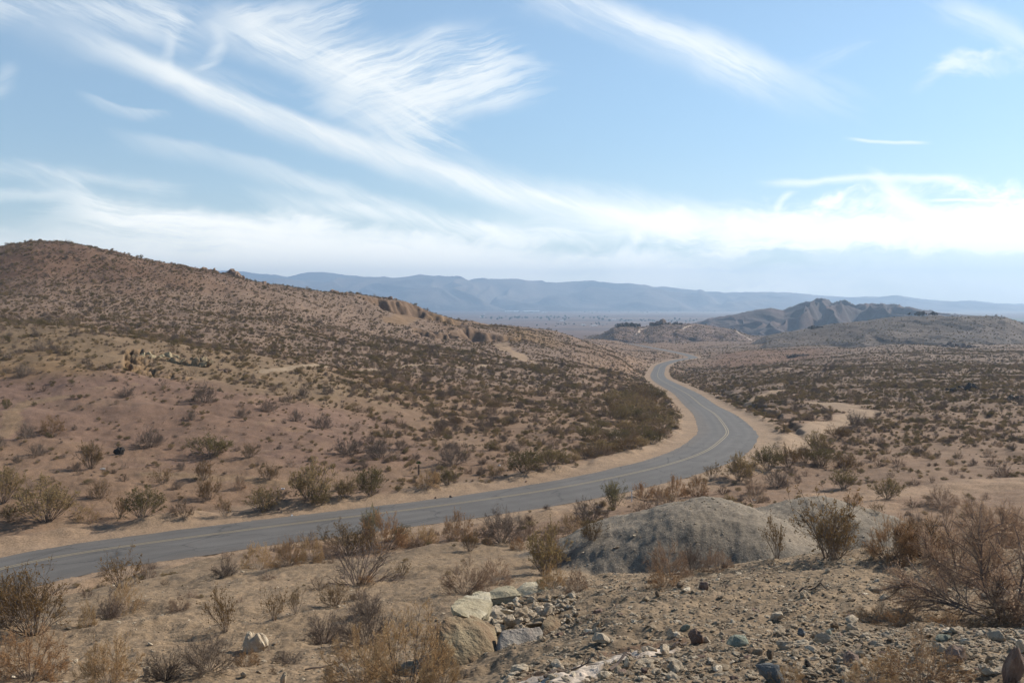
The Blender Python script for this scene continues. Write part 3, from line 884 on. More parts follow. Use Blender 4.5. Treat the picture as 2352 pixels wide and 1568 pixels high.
KINDS = {   # name: (object name, category, generator settings, stem material, foliage material)
    'creo': ('creosote_bush', 'bush', dict(n0=34, spread=62, n1=200, n2=1300, nl=5200, leaf=.016, r=.008), 'creo_s', 'creo_f'),
    'creob': ('creosote_bush', 'bush', dict(n0=36, spread=62, n1=220, n2=1400, nl=4200, leaf=.014, r=.008), 'creo_s', 'brown_f'),
    'sparse': ('creosote_bush', 'bush', dict(n0=20, spread=50, n1=100, n2=520, nl=1900, leaf=.016, r=.0075, lift=.05), 'creo_s', 'brown_f'),
    'olive': ('creosote_bush', 'bush', dict(n0=26, spread=45, n1=200, n2=1300, nl=5200, leaf=.016, r=.008), 'creo_s', 'olive_f'),
    'tan': ('dry_brush', 'brush', dict(n0=80, spread=94, n1=520, n2=11000, nl=3500, leaf=.012, r=.0055, lift=.0, base=.26, l1=(.25, .5), l2=(.25, .5), t1=.5, thin=1.3, lenmin=.82), 'dry_s', 'tan_f'),
    'pink': ('dry_brush', 'brush', dict(n0=80, spread=94, n1=520, n2=10500, nl=3000, leaf=.011, r=.0055, lift=.0, base=.26, l1=(.25, .5), l2=(.25, .5), t1=.45, thin=1.3, lenmin=.8), 'dry_s', 'pink_f'),
    'russet': ('dry_brush', 'brush', dict(n0=80, spread=94, n1=520, n2=10500, nl=4200, leaf=.014, r=.0058, lift=.0, base=.26, l1=(.25, .5), l2=(.25, .5), t1=.45, thin=1.3, lenmin=.82), 'dry_s', 'russet_f'),
    'orange': ('dry_brush', 'brush', dict(n0=90, spread=94, n1=520, n2=10000, nl=3000, leaf=.011, r=.005, lift=.0, base=.26, l1=(.25, .5), l2=(.25, .5), t1=.35, thin=1.3, lenmin=.6), 'dry_s', 'orange_f'),
    'bare': ('bare_shrub', 'shrub', dict(n0=46, spread=78, n1=330, n2=3200, nl=900, leaf=.011, r=.0075, lift=.04, jit=.2, base=.1, t1=.25, thin=1.25), 'bare_s', 'bare_f'),
    'dark': ('bare_shrub', 'shrub', dict(n0=56, spread=88, n1=380, n2=3600, nl=0, r=.0085, lift=.02, jit=.24, base=.14, t1=.2, thin=1.3), 'dark_s', 'bare_f'),
    'arch': ('bare_shrub', 'shrub', dict(n0=52, spread=88, n1=260, n2=1500, nl=0, r=.010, lift=-.06, jit=.15, base=.12, t1=.25, thin=1.3), 'dark_s', 'bare_f'),
    'low': ('scrub_clump', 'scrub', dict(n0=26, spread=86, n1=150, n2=520, nl=420, leaf=.03, r=.013, lift=.05, base=.14, t1=.3, thin=1.6), 'dry_s', 'low_f'),
    'lowo': ('scrub_clump', 'scrub', dict(n0=26, spread=80, n1=150, n2=480, nl=560, leaf=.032, r=.013, lift=.07, base=.12, t1=.3, thin=1.6), 'dry_s', 'lowo_f'),
    'lowt': ('scrub_clump', 'scrub', dict(n0=26, spread=86, n1=150, n2=560, nl=380, leaf=.03, r=.012, lift=.05, base=.16, t1=.3, thin=1.6), 'dry_s', 'lowt_f'),
}
GEO = {}
def plant_meshes(kind, var):
    key = (kind, var)
    if key not in GEO:
        nm, cat, kw, ms, mf = KINDS[kind]
        (sv, sq), (fv, fq) = shrub_geo(1000 + var * 37 + abs(hash_str(kind)) % 997, **kw)
        a = mesh_np(nm + '_stems', sv, sq, False); a.materials.append(PM[ms])
        f_ = mesh_np(nm + '_foliage', fv, fq, False); f_.materials.append(PM[mf])
        GEO[key] = (a, f_, (nm, sv, sq, fv, fq, ms, mf))
    return GEO[key]


def plant_whole(kind, var):
    key = ('whole', kind, var)
    if key not in GEO:
        nm, sv, sq, fv, fq, ms, mf = plant_meshes(kind, var)[2]
        whole = mesh_np(nm, np.concatenate([sv, fv]), np.concatenate([sq, fq + len(sv)]), False)
        whole.materials.append(PM[ms]); whole.materials.append(PM[mf])
        mi = np.zeros(len(sq) + len(fq), np.int32); mi[len(sq):] = 1
        whole.polygons.foreach_set('material_index', mi)
        GEO[key] = whole
    return GEO[key]


def hash_str(s_): return sum((i + 1) * ord(c) for i, c in enumerate(s_))


def put_plant(kind, x, y, z, w_, h_, var, rot, label, group=None, parts=True, tilt=0.0, name=None, cat=None):
    nm, ct, kw, ms, mf = KINDS[kind]
    a, f_, _ = plant_meshes(kind, var)
    fol = 'twigs' if nm != 'creosote_bush' else 'foliage'
    if parts:
        o = link(bpy.data.objects.new(name or nm, None)); o.empty_display_size = .2
        for pn, me in (('stems', a), (fol, f_)):
            c = link(bpy.data.objects.new(pn, me)); c.parent = o
    else:
        o = link(bpy.data.objects.new(name or nm, plant_whole(kind, var)))
    o.location = (x, y, z - .02 * h_); o.rotation_euler = (tilt * math.cos(rot * 3), tilt * math.sin(rot * 3), rot); o.scale = (w_, w_, h_)
    tag(o, label, cat or ct, group)
    return o


G_FG = 'shrubs on the near slope below the road'
G_VG = 'bushes along the far verge of the road'
G_NV = 'brush along the near verge of the road'
G_FL = 'shrubs on the flat left of the road'
G_BAND = 'bushes in the dark thicket inside the road bend'
G_RT = 'bushes on the flat right of the road bend'
SHRUBS = [  # picture x, base y, width, height, kind, label, group
    (78, 1470, 205, 150, 'creob', 'large wiry brown bush leaning at the left edge below the road', G_FG),
    (20, 1440, 150, 130, 'creob', 'brown leafy bush cut by the left edge of the picture below the road', G_FG),
    (281, 1352, 115, 90, 'sparse', 'olive brown bush standing against the lower edge of the road at left', G_FG),
    (250, 1424, 70, 62, 'dark', 'dark grey tangled shrub with pale grass growing over it', G_FG),
    (290, 1405, 85, 70, 'tan', 'pale straw brush growing over the dark grey tangled shrub', G_FG),
    (201, 1440, 48, 60, 'tan', 'narrow pale tan tuft left of the dark grey tangled shrub', G_FG),
    (412, 1405, 58, 34, 'pink', 'small low pinkish dry clump alone on the pale slope below the road', G_FG),
    (518, 1457, 100, 100, 'sparse', 'thin upright wiry bush above the white boulder', G_FG),
    (630, 1426, 66, 78, 'sparse', 'thin brown bush, left of two thin ones on the pale slope', G_FG),
    (680, 1412, 50, 62, 'sparse', 'thin brown bush, right of two thin ones on the pale slope', G_FG),
    (770, 1394, 80, 55, 'creob', 'brown bush just above the big grey tangle left of the boulders', G_FG),
    (845, 1415, 80, 55, 'bare', 'wiry grey shrub right of the brown bush above the big grey tangle', G_FG),
    (745, 1478, 120, 70, 'dark', 'low dark grey tangle of branches right of the white boulder', G_FG),
    (835, 1485, 150, 100, 'bare', 'big grey leafless shrub left of the boulder outcrop', G_FG),
    (70, 1585, 200, 115, 'russet', 'orange brown brush in the bottom left corner', G_FG),
    (250, 1592, 150, 105, 'tan', 'pale tan brush at the bottom edge, right of the orange brown brush', G_FG),
    (378, 1580, 120, 72, 'dark', 'dark low tangle at the bottom edge left of the white boulder', G_FG),
    (478, 1544, 150, 88, 'bare', 'spreading grey leafless shrub just left of the white boulder', G_FG),
    (566, 1530, 66, 40, 'russet', 'small rusty clump at the foot of the white boulder', G_FG),
    (660, 1528, 90, 26, 'dark', 'flat dark mat of twigs right of the white boulder', G_FG),
    (930, 1640, 260, 175, 'tan', 'large soft straw coloured brush at the bottom edge left of the boulders', G_FG),
    (830, 1600, 200, 130, 'tan', 'straw coloured brush at the bottom edge, left part of the big clump', G_FG),
    (1010, 1610, 110, 80, 'tan', 'straw tuft at the foot of the big brown boulder', G_FG),
    (515, 1323, 80, 42, 'dark', 'dark low shrub, left end of the brush row along the near verge', G_NV),
    (594, 1308, 92, 60, 'tan', 'tan topped brush next to the left end of the brush row', G_NV),
    (662, 1300, 82, 62, 'orange', 'orange tinged brush in the middle of the brush row by the road', G_NV),
    (715, 1290, 60, 56, 'tan', 'pale tan brush right of the orange one in the brush row', G_NV),
    (760, 1282, 62, 46, 'pink', 'greyish brush between the pale tan one and the tall clump by the road', G_NV),
    (800, 1278, 150, 72, 'creob', 'wide brown bush behind the dead arched branches', G_NV),
    (850, 1240, 52, 80, 'olive', 'slim pale olive bush rising tallest against the road', G_NV),
    (880, 1264, 130, 85, 'russet', 'bushy rust brown shrub under the slim olive bush by the road', G_NV),
    (968, 1254, 88, 46, 'tan', 'low tan brush at the right end of the brush row by the road', G_NV),
    (825, 1342, 225, 98, 'arch', 'dead dark shrub of long arched branches below the road', G_FG),
    (840, 1344, 50, 24, 'orange', 'small orange grass tuft at the foot of the dead arched shrub', G_FG),
    (922, 1329, 52, 42, 'sparse', 'small thin bush right of the dead arched shrub', G_FG),
    (1050, 1243, 78, 62, 'russet', 'round rust gold brush by the near verge, left of a grey leafless shrub', G_NV),
    (1079, 1268, 48, 48, 'creob', 'small brown bush in front of the round rust gold brush', G_NV),
    (1153, 1250, 118, 78, 'bare', 'grey leafless shrub by the near verge, right of the rust gold brush', G_NV),
    (1120, 1252, 34, 20, 'orange', 'tiny orange tuft under the grey leafless shrub by the verge', G_NV),
    (1189, 1262, 38, 28, 'russet', 'small rusty clump right of the grey leafless shrub by the verge', G_NV),
    (1315, 1221, 64, 38, 'tan', 'low tan brush left of the gravel mound near the road', G_NV),
    (1358, 1247, 62, 50, 'creob', 'brown bush at the left foot of the gravel mound', G_NV),
    (1250, 1320, 125, 118, 'creo', 'tall green and tan bush above the boulder outcrop', G_FG),
    (1262, 1300, 80, 90, 'pink', 'pale dry brush grown into the tall green bush above the boulders', G_FG),
    (1066, 1366, 125, 76, 'pink', 'wide pinkish dry brush left of the boulder ledge', G_FG),
    (1138, 1343, 84, 58, 'pink', 'round pinkish brush just behind the boulder ledge', G_FG),
    (1268, 1352, 76, 52, 'tan', 'tan brush at the right end of the boulder ledge', G_FG),
    (1325, 1362, 64, 56, 'pink', 'pale wiry brush where the gravel mound meets the knoll', G_FG),
    (1410, 1171, 66, 66, 'olive', 'lone upright olive bush casting a shadow between road and mound', G_NV),
    (1479, 1147, 60, 36, 'russet', 'russet brush just right of the white marker post', G_NV),
    (1519, 1150, 52, 30, 'russet', 'low russet brush between the marker post and the two round domes', G_NV),
    (1554, 1141, 56, 46, 'russet', 'left of two round rust brown domes behind the gravel mound', G_NV),
    (1600, 1141, 60, 46, 'russet', 'right of two round rust brown domes behind the gravel mound', G_NV),
    (1635, 1106, 52, 42, 'sparse', 'thin bush against the road right of the rust brown domes', G_NV),
    (1660, 1135, 42, 22, 'low', 'low dark clump behind the gravel mound', G_NV),
    (1699, 1108, 86, 66, 'creo', 'tall green brown bush by the road behind the gravel mound', G_NV),
    (1735, 1137, 52, 36, 'pink', 'round pinkish dome behind the dip of the gravel mound', G_NV),
    (1764, 1082, 78, 56, 'creo', 'dark green bush right of the tall one by the road', G_NV),
    (1782, 1123, 76, 46, 'bare', 'grey wiry shrub behind the dip of the gravel mound', G_NV),
    (1811, 1076, 64, 54, 'creob', 'brown bush at the start of the sandy track', G_RT),
    (1851, 1065, 46, 42, 'creob', 'small brown bush, second along the sandy track', G_RT),
    (1887, 1072, 84, 46, 'creo', 'wide dark bush below the sandy track', G_RT),
    (1880, 1035, 70, 46, 'creo', 'green bush at the near edge of the sandy track', G_RT),
    (1925, 1010, 75, 32, 'creob', 'low dark bush along the near edge of the sandy track', G_RT),
    (1965, 985, 62, 40, 'bare', 'greyish shrub at the near edge of the sandy track bend', G_RT),
    (1937, 1123, 68, 46, 'creo', 'dark round bush on the sandy flat right of the mound', G_RT),
    (1940, 1083, 76, 40, 'creob', 'dark bush just above the round one on the sandy flat', G_RT),
    (1851, 1094, 28, 16, 'low', 'small dark clump alone on the bare sand right of the road', G_RT),
    (2038, 1148, 78, 46, 'creo', 'dark bush throwing a shadow on the sandy flat at right', G_RT),
    (2103, 1222, 48, 46, 'bare', 'small leafless shrub with spread stems on the sand at right', G_RT),
    (2016, 1182, 38, 30, 'sparse', 'small thin shrub above the right flank of the mound', G_RT),
    (1960, 1158, 46, 26, 'russet', 'small rusty clump over the right crest of the mound', G_RT),
    (2095, 1166, 42, 22, 'low', 'low dark clump left of the pinkish brush at right', G_RT),
    (2164, 1166, 96, 42, 'pink', 'wide pinkish brush on the flat above the big russet shrub', G_RT),
    (2229, 1162, 32, 22, 'low', 'small dark clump right of the wide pinkish brush', G_RT),
    (1785, 1283, 66, 100, 'sparse', 'sparse thin bush at the knoll edge left of the tall creosote', G_FG),
    (1898, 1287, 190, 165, 'sparse', 'tall open creosote bush with yellowish leaves on the knoll edge', G_FG),
    (1915, 1288, 120, 110, 'creob', 'lower leafy creosote at the foot of the tall open one', G_FG),
    (2045, 1296, 125, 100, 'russet', 'dense rust brown bush on the knoll edge right of the tall creosote', G_FG),
    (1534, 1322, 115, 78, 'pink', 'pinkish grey brush at the foot of the gravel mound', G_FG),
    (1591, 1314, 84, 62, 'bare', 'grey shrub with dark stems at the foot of the gravel mound', G_FG),
    (1649, 1314, 92, 50, 'pink', 'low pale brush right of the dark stemmed shrub at the mound foot', G_FG),
    (1527, 1352, 94, 46, 'orange', 'low rounded orange brush on the knoll below the pinkish grey one', G_FG),
    (108, 1206, 170, 100, 'creo', 'big dark green bush on the far verge at the left', G_VG),
    (8, 1160, 95, 82, 'creo', 'green bush at the left edge beyond the road', G_VG),
    (20, 1200, 60, 40, 'creob', 'low brown bush at the left edge on the far verge', G_VG),
    (230, 1148, 56, 44, 'creob', 'round brown bush just above the far verge at left', G_VG),
    (326, 1195, 118, 74, 'creo', 'wide green bush, second big one on the far verge', G_VG),
    (200, 1200, 60, 36, 'tan', 'tan brush between the two big green bushes on the far verge', G_VG),
    (274, 1195, 62, 58, 'sparse', 'thin bush against the second big green one on the far verge', G_VG),
    (425, 1191, 66, 40, 'lowo', 'low olive scrub right of the second big green bush', G_VG),
    (518, 1188, 46, 48, 'sparse', 'small upright bush alone on the far verge', G_VG),
    (482, 1151, 66, 56, 'creob', 'brown bush above the small upright one on the far verge', G_VG),
    (468, 1105, 52, 46, 'creob', 'brown bush leaning on bare sand beyond the road', G_FL),
    (374, 1115, 56, 46, 'sparse', 'fan shaped bush alone on bare sand beyond the road', G_FL),
    (551, 1123, 30, 36, 'pink', 'small pale wispy shrub on the sand beyond the road', G_FL),
    (616, 1105, 56, 36, 'creob', 'low brown bush left of the big olive one beyond the road', G_FL),
    (209, 1079, 66, 64, 'creob', 'brown bush left of the black rock', G_FL),
    (86, 1047, 46, 30, 'bare', 'small grey shrub on the sand left of the black rock', G_FL),
    (284, 1106, 30, 18, 'low', 'tiny dark clump below the black rock', G_FL),
    (605, 1180, 98, 54, 'creo', 'wide low green bush on the far verge', G_VG),
    (712, 1158, 115, 96, 'creo', 'big olive bush on the far verge, tallest of its row', G_VG),
    (735, 1164, 70, 50, 'creo', 'bright green bush in front of the tall olive one on the far verge', G_VG),
    (792, 1148, 62, 50, 'creo', 'green bush between the big olive one and the dark one on the verge', G_VG),
    (850, 1142, 92, 66, 'creo', 'dark green bush at the right end of the row on the far verge', G_VG),
    (486, 1054, 118, 52, 'creo', 'wide dark bush in the middle of the sandy flat', G_FL),
    (572, 1054, 48, 36, 'creob', 'small bush just right of the wide dark one on the flat', G_FL),
    (58, 866, 52, 30, 'bare', 'round grey brown shrub far left on the reddish flat', G_FL),
    (290, 913, 54, 26, 'dark', 'low dark shrub on the reddish flat', G_FL),
    (467, 928, 60, 50, 'bare', 'tall round grey shrub on the reddish flat', G_FL),
    (613, 946, 52, 28, 'bare', 'low wide grey shrub right of the tall round one on the reddish flat', G_FL),
    (343, 1029, 80, 46, 'bare', 'wide grey leafless shrub above the black rock', G_FL),
    (559, 961, 42, 26, 'bare', 'small grey shrub below the low wide one on the reddish flat', G_FL),
    (61, 1008, 46, 36, 'bare', 'grey shrub by the curved wheel track at left', G_FL),
    (120, 997, 62, 42, 'russet', 'brown brush right of the curved wheel track at left', G_FL),
    (92, 806, 34, 24, 'bare', 'small round shrub left of the yellowish eroded bank', G_FL),
    (14, 939, 30, 24, 'creo', 'small green bush at the left edge by the curved wheel track', G_FL),
    (740, 986, 54, 34, 'bare', 'low grey shrub at the right end of the reddish flat', G_FL),
    (678, 968, 44, 28, 'bare', 'grey shrub just left of the low one at the end of the reddish flat', G_FL),
    (750, 906, 34, 26, 'bare', 'pale small shrub, right of two at the back of the reddish flat', G_FL),
    (700, 917, 38, 36, 'bare', 'pale small shrub, left of two at the back of the reddish flat', G_FL),
    (1041, 1070, 84, 52, 'bare', 'wide grey brown shrub above the little joshua tree', G_FL),
    (875, 1055, 96, 46, 'bare', 'broad grey shrub, right of a pair in mid flat', G_FL),
    (800, 1048, 74, 42, 'bare', 'broad grey shrub, left of a pair in mid flat', G_FL),
    (1131, 943, 42, 26, 'creob', 'dark bush, one of two near the gully', G_FL),
    (1113, 987, 54, 26, 'bare', 'low wide shrub below the two near the gully', G_FL),
    (1005, 994, 32, 30, 'bare', 'small upright shrub in mid flat', G_FL),
    (1048, 979, 38, 26, 'creob', 'dark small bush right of the small upright one in mid flat', G_FL),
    (1203, 1091, 96, 54, 'creo', 'big green bush on the far verge right of the joshua tree', G_VG),
    (1268, 1070, 84, 42, 'creo', 'green bush right of the big one on the far verge', G_VG),
    (1027, 1116, 58, 42, 'creo', 'round bright green bush at the far verge near the joshua tree', G_VG),
    (983, 1121, 64, 40, 'tan', 'tan brush touching the round bright green bush', G_VG),
    (1135, 1102, 44, 36, 'sparse', 'small thin bush alone on the far verge', G_VG),
    (1797, 992, 12, 6, 'low', 'tiny yellow flowering plant in the roadside gravel', G_RT),
]
for i, (px, py) in enumerate([(1315, 1062), (1345, 1055), (1375, 1047), (1405, 1042), (1440, 1036), (1470, 1028), (1498, 1020), (1516, 1002), (1525, 985), (1480, 1005), (1450, 1012),
                              (1420, 1018), (1505, 975), (1470, 982), (1440, 990), (1495, 955), (1515, 962), (1460, 962), (1425, 970), (1490, 935), (1460, 940), (1430, 948), (1400, 955), (1375, 985),
                              (1500, 918), (1475, 920), (1440, 925), (1405, 932), (1380, 1020), (1350, 1010)]):
    SHRUBS.append((px, py, 50 + (i * 37) % 30, 22 + (i * 23) % 16, ('creo', 'creob', 'creo')[i % 3], 'dark bush packed into the thicket on the inside of the road bend', G_BAND))
KEEP = []     # footprints already taken
for i, (px, py, w_, h_, kind, label, group) in enumerate(SHRUBS):
    if py > 1568:                                   # base below the frame: carry on along the slope
        D = hit(px, 1566); x = (px - CX) / F * D; D *= 1 - (py - 1566) / 1500.0; x = (px - CX) / F * D; z = float(ground_z(x, D))
    else:
        x, D, z = spot(px, py)
    wm, hm_ = w_ / F * D, h_ / F * D * 1.02
    D2 = D + wm * .25; x2 = (px - CX) / F * D2 if D > 10 else x
    z2 = float(ground_z(x2, D2))
    o = put_plant(kind, x2, D2, min(z, z2), wm, hm_, i % 4 if kind in ('creo', 'creob', 'tan', 'bare') else i % 2, i * 2.4, label, group, parts=(h_ > 30))
    if 'yellow flowering' in label: o.material_slots[1].link = 'OBJECT'; o.material_slots[1].material = PM['yel_f']; o.name = 'flowering_plant'; o['category'] = 'plant'
    KEEP.append((x2, D2, wm * .5))

# the big spreading shrub and the dry brush at the right edge
def big_shrub(px, D, w_, h_, seed, label, fm, n2=15000):
    x = (px - CX) / F * D; z = float(ground_z(x, D))
    (sv, sq), (fv, fq) = shrub_geo(seed, n0=15, spread=80, n1=420, n2=n2, nl=n2, leaf=.0075, r=.0105, lift=.05, jit=.22, base=.03, l1=(.35, .65), l2=(.3, .6), t1=.22, k=5, thin=.42)
    o = link(bpy.data.objects.new('spreading_shrub', None)); o.location = (x, D, z - .03); o.scale = (w_, w_, h_); o.rotation_euler[2] = 1.0
    for pn, v, q, m in (('stems', sv, sq, PM['dark_s']), ('twigs', fv, fq, PM[fm])):
        me = mesh_np(pn, v, q, False); me.materials.append(m)
        c = link(bpy.data.objects.new(pn, me)); c.parent = o
    tag(o, label, 'shrub'); KEEP.append((x, D, w_ * .5)); return o
big_shrub(2310, hit(2310, 1425), 2.2, .95, 401, 'big spreading russet shrub with a thick dark trunk at the right edge', 'pink_f', 14000)
big_shrub(2290, 17.5, 2.0, .95, 402, 'wide pinkish shrub standing behind the big russet one at the right edge', 'pink_f')
big_shrub(2200, 13.0, 1.3, .85, 405, 'low pale pinkish shrub between the orange twiggy one and the big russet one', 'pink_f', 9000)
big_shrub(2130, 14.5, 1.1, .62, 404, 'low reddish twiggy shrub left of the big russet one', 'orange_f', 6000)
for k, (px, py, w_, h_, kd, lb) in enumerate([
        (2010, 1430, 140, 42, 'orange', 'flat orange grass patch at the left foot of the big russet shrub'),
        (2075, 1436, 100, 34, 'orange', 'orange grass patch under the left branches of the big russet shrub'),
        (2190, 1438, 150, 40, 'orange', 'orange grass directly under the big russet shrub'),
        (2290, 1432, 130, 36, 'orange', 'orange grass right of the trunk of the big russet shrub'),
        (2120, 1600, 270, 110, 'orange', 'soft rusty brush at the bottom edge in the right part of the rocky knoll'),
        (2010, 1604, 150, 70, 'tan', 'pale feathery grass at the bottom edge right of the dark blue grey stone'),
        (1810, 1592, 90, 50, 'tan', 'thin pale grass in front of the dark blue grey stone')]):
    D = hit(px, min(py, 1566)); x = (px - CX) / F * D
    if py > 1566: D *= 1 - (py - 1566) / 1500.0; x = (px - CX) / F * D
    put_plant(kd, x, D, float(ground_z(x, D)) - .01, w_ / F * D, h_ / F * D, k % 2, k * 1.7, lb, 'dry grass on the rocky knoll', True, name='dry_grass', cat='grass')
    KEEP.append((x, D, w_ / F * D * .4))

# scattered plants: the largest of each kind stand alone, the rest are one scrub
KEEP = np.array(KEEP)
road_mask = lambda x, y: road_near(np.asarray(x), np.asarray(y))
cand = []
rngs = np.random.default_rng(99)
for D0_, D1_, dens in ((13, 45, .16), (45, 75, .35), (75, 120, .7), (120, 200, .8), (200, 350, .80), (350, 600, .50), (600, 1000, .16), (1000, 1500, .05)):
    n = int(1.2 * (D1_**2 - D0_**2) / 2 * dens * 1.6)
    D = np.sqrt(rngs.random(n) * (D1_**2 - D0_**2) + D0_**2); px = rngs.uniform(-200, 2560, n); x = (px - CX) / F * D
    cand.append(np.stack([x, D, px], 1))
cand = np.concatenate(cand)
x, D, px = cand.T
rdn, _, rhn = road_near(x, D)
clump = fbm(x / 9, D / 9, 3, 303); clump2 = fbm(x / 60, D / 60, 3, 304)
zc = ground_z(x, D); pyc = CY - zc / D * F
soilx = bil(TRK, pxs, LD, px, np.log(D)); mnd = bil(MOUND, pxs, LD, px, np.log(D)); pt_ = bil(PIT.astype(float), pxs, LD, px, np.log(D))
prob = np.clip(.55 + (clump * .75 + clump2 * .35) * np.where((D > 200) & (px < 1300), .35, .8), .05, 1)
flat = (D > 84) & (D < 128) & (px < 800)
prob *= np.where(flat, .42, 1)
prob *= np.where((D > 60) & (D < 84) & (px < 900), .35, 1)
prob *= np.where((px > 1750) & (D < 95), .45, 1)
prob *= np.where((px > 1550) & (D > 120), 1.25, 1)
prob *= np.where((px > 850) & (px < 1560) & (D > 120) & (D < 320), .95, 1)
prob *= np.where((px > 1350) & (D < 24), .05, 1) * np.where((D < 45), .55, 1)
ok = (rngs.random(len(x)) < prob) & (rdn > rhn + 2.6) & (soilx < .3) & (mnd < .3) & (pt_ < .4)
x, D, px, clump2, clump = x[ok], D[ok], px[ok], clump2[ok], clump[ok]
tooc = np.zeros(len(x), bool)
near = np.where(D < 330)[0]
for i in range(0, len(near), 5000):
    k = near[i:i + 5000]
    tooc[k] = ((x[k, None] - KEEP[None, :, 0])**2 + (D[k, None] - KEEP[None, :, 1])**2 < (KEEP[None, :, 2] * .8)**2).any(1)
x, D, px, clump2, clump = x[~tooc], D[~tooc], px[~tooc], clump2[~tooc], clump[~tooc]
n = len(x)
u = rngs.random(n)
size = np.exp(rngs.normal(math.log(.50), .48, n)); size = np.clip(size, .2, 1.9)
size *= np.where(D < 45, .62, 1) * np.where((px < 850) & (D > 60) & (D < 130), .78, 1)
size *= np.where((px > 850) & (px < 1560) & (D > 120) & (D < 330), 1.25, 1) * np.where(D > 200, 1.06, 1)
asp = rngs.uniform(.45, .8, n)
zc = ground_z(x, D)
kinds_s = np.where(u < .52, 'low', np.where(u < .70, 'lowo', np.where(u < .84, 'lowt', np.where((u < .975) | (D > 260), 'bare', 'creo'))))
kinds_s = np.where((kinds_s == 'bare') & (size < .6), 'low', kinds_s); kinds_s = np.where((kinds_s == 'creo') & (size < .7), 'lowo', kinds_s)
size = np.where(np.isin(kinds_s, ['bare', 'creo']), size * 1.25, size)
shown = size * asp / D
infr = (px > -20) & (px < 2372) & (CY - zc / D * F < 1580)
# what the lie of the land hides is never an individual
vis = np.zeros(n, bool)
for c_ in np.unique((px / 10).astype(int)):
    k = np.where((px / 10).astype(int) == c_)[0]
    Dl = np.exp(np.linspace(math.log(8), math.log(1500), 900)); vv = CY - ground_z((c_ * 10 + 5 - CX) / F * Dl, Dl) / Dl * F
    run = np.minimum.accumulate(vv)
    vis[k] = (CY - zc[k] / D[k] * F) < np.interp(D[k], Dl, run) + 4
groups = {'scrub_clump': ['low', 'lowo', 'lowt'], 'bare_shrub': ['bare'], 'creosote_bush': ['creo']}
indiv = np.zeros(n, bool)
for nm, ks in groups.items():
    k = np.where(np.isin(kinds_s, ks) & infr & vis)[0]
    have = sum(1 for s_ in SHRUBS if KINDS[s_[4]][0] == nm)
    k = k[np.argsort(-shown[k])][:max(0, 292 - have)]
    indiv[k] = True


def region(px_, D_, kind):
    what = {'low': 'small dark brown scrub clump', 'lowo': 'small olive brown scrub clump', 'lowt': 'small straw coloured scrub clump', 'bare': 'grey leafless shrub', 'creo': 'dark green brown bush'}[kind]
    if D_ < 50: return what + ' among others on the pale slope below the road', 'plants on the pale slope below the road'
    if px_ < 850 and D_ < 84: return what + ' among others on the sandy strip beyond the road', 'plants on the sandy strip beyond the road'
    if px_ < 850 and D_ < 130: return what + ' among others on the reddish flat at left', 'plants on the reddish flat'
    if px_ < 1560: return what + ' among others on the brushy flat left of the road bend', 'plants on the brushy flat left of the bend'
    if D_ < 110: return what + ' among others on the sandy flat right of the gravel mound', 'plants on the sandy flat right of the mound'
    return what + ' among others on the brushy plain right of the road bend', 'plants on the brushy plain right of the bend'


for i in np.where(indiv)[0]:
    lb, gp = region(px[i], D[i], kinds_s[i])
    put_plant(kinds_s[i], x[i], D[i], zc[i], size[i], size[i] * asp[i], int(i) % 3, float(i) * 1.3, lb, gp + ', ' + KINDS[kinds_s[i]][1], parts=bool(shown[i] * F > 34))


def scatter(name, pts, rot, scl, idx, sources):
    """one object whose points carry copies of the source meshes"""
    me = bpy.data.meshes.new(name); me.vertices.add(len(pts)); me.vertices.foreach_set('co', np.asarray(pts, np.float32).ravel())
    for an, ty, dat, key in (('turn', 'FLOAT_VECTOR', rot, 'vector'), ('grow', 'FLOAT_VECTOR', scl, 'vector'), ('pick', 'INT', idx, 'value')):
        a = me.attributes.new(an, ty, 'POINT'); a.data.foreach_set(key, np.ascontiguousarray(dat, np.int32 if ty == 'INT' else np.float32).ravel())
    o = link(bpy.data.objects.new(name, me)); tag(o, kind='stuff')
    ng = bpy.data.node_groups.new(name, 'GeometryNodeTree')
    ng.interface.new_socket('Geometry', in_out='INPUT', socket_type='NodeSocketGeometry'); ng.interface.new_socket('Geometry', in_out='OUTPUT', socket_type='NodeSocketGeometry')
    gi = ng.nodes.new('NodeGroupInput'); go = ng.nodes.new('NodeGroupOutput')
    ip = ng.nodes.new('GeometryNodeInstanceOnPoints'); jn = ng.nodes.new('GeometryNodeJoinGeometry')
    for so in sources:
        oi = ng.nodes.new('GeometryNodeObjectInfo'); oi.inputs['Object'].default_value = so; oi.inputs['As Instance'].default_value = False; oi.transform_space = 'ORIGINAL'
        g2 = ng.nodes.new('GeometryNodeGeometryToInstance'); ng.links.new(oi.outputs['Geometry'], g2.inputs[0]); ng.links.new(g2.outputs[0], jn.inputs[0])
    def at_(nm, ty):
        n_ = ng.nodes.new('GeometryNodeInputNamedAttribute'); n_.data_type = ty; n_.inputs['Name'].default_value = nm; return n_.outputs['Attribute']
    ng.links.new(gi.outputs[0], ip.inputs['Points']); ng.links.new(jn.outputs[0], ip.inputs['Instance'])
    ip.inputs['Pick Instance'].default_value = True
    ng.links.new(at_('pick', 'INT'), ip.inputs['Instance Index'])
    e2r = ng.nodes.new('FunctionNodeEulerToRotation'); ng.links.new(at_('turn', 'FLOAT_VECTOR'), e2r.inputs[0])
    ng.links.new(e2r.outputs[0], ip.inputs['Rotation']); ng.links.new(at_('grow', 'FLOAT_VECTOR'), ip.inputs['Scale'])
    ng.links.new(ip.outputs[0], go.inputs[0])
    md = o.modifiers.new('scatter', 'NODES'); md.node_group = ng
    return o


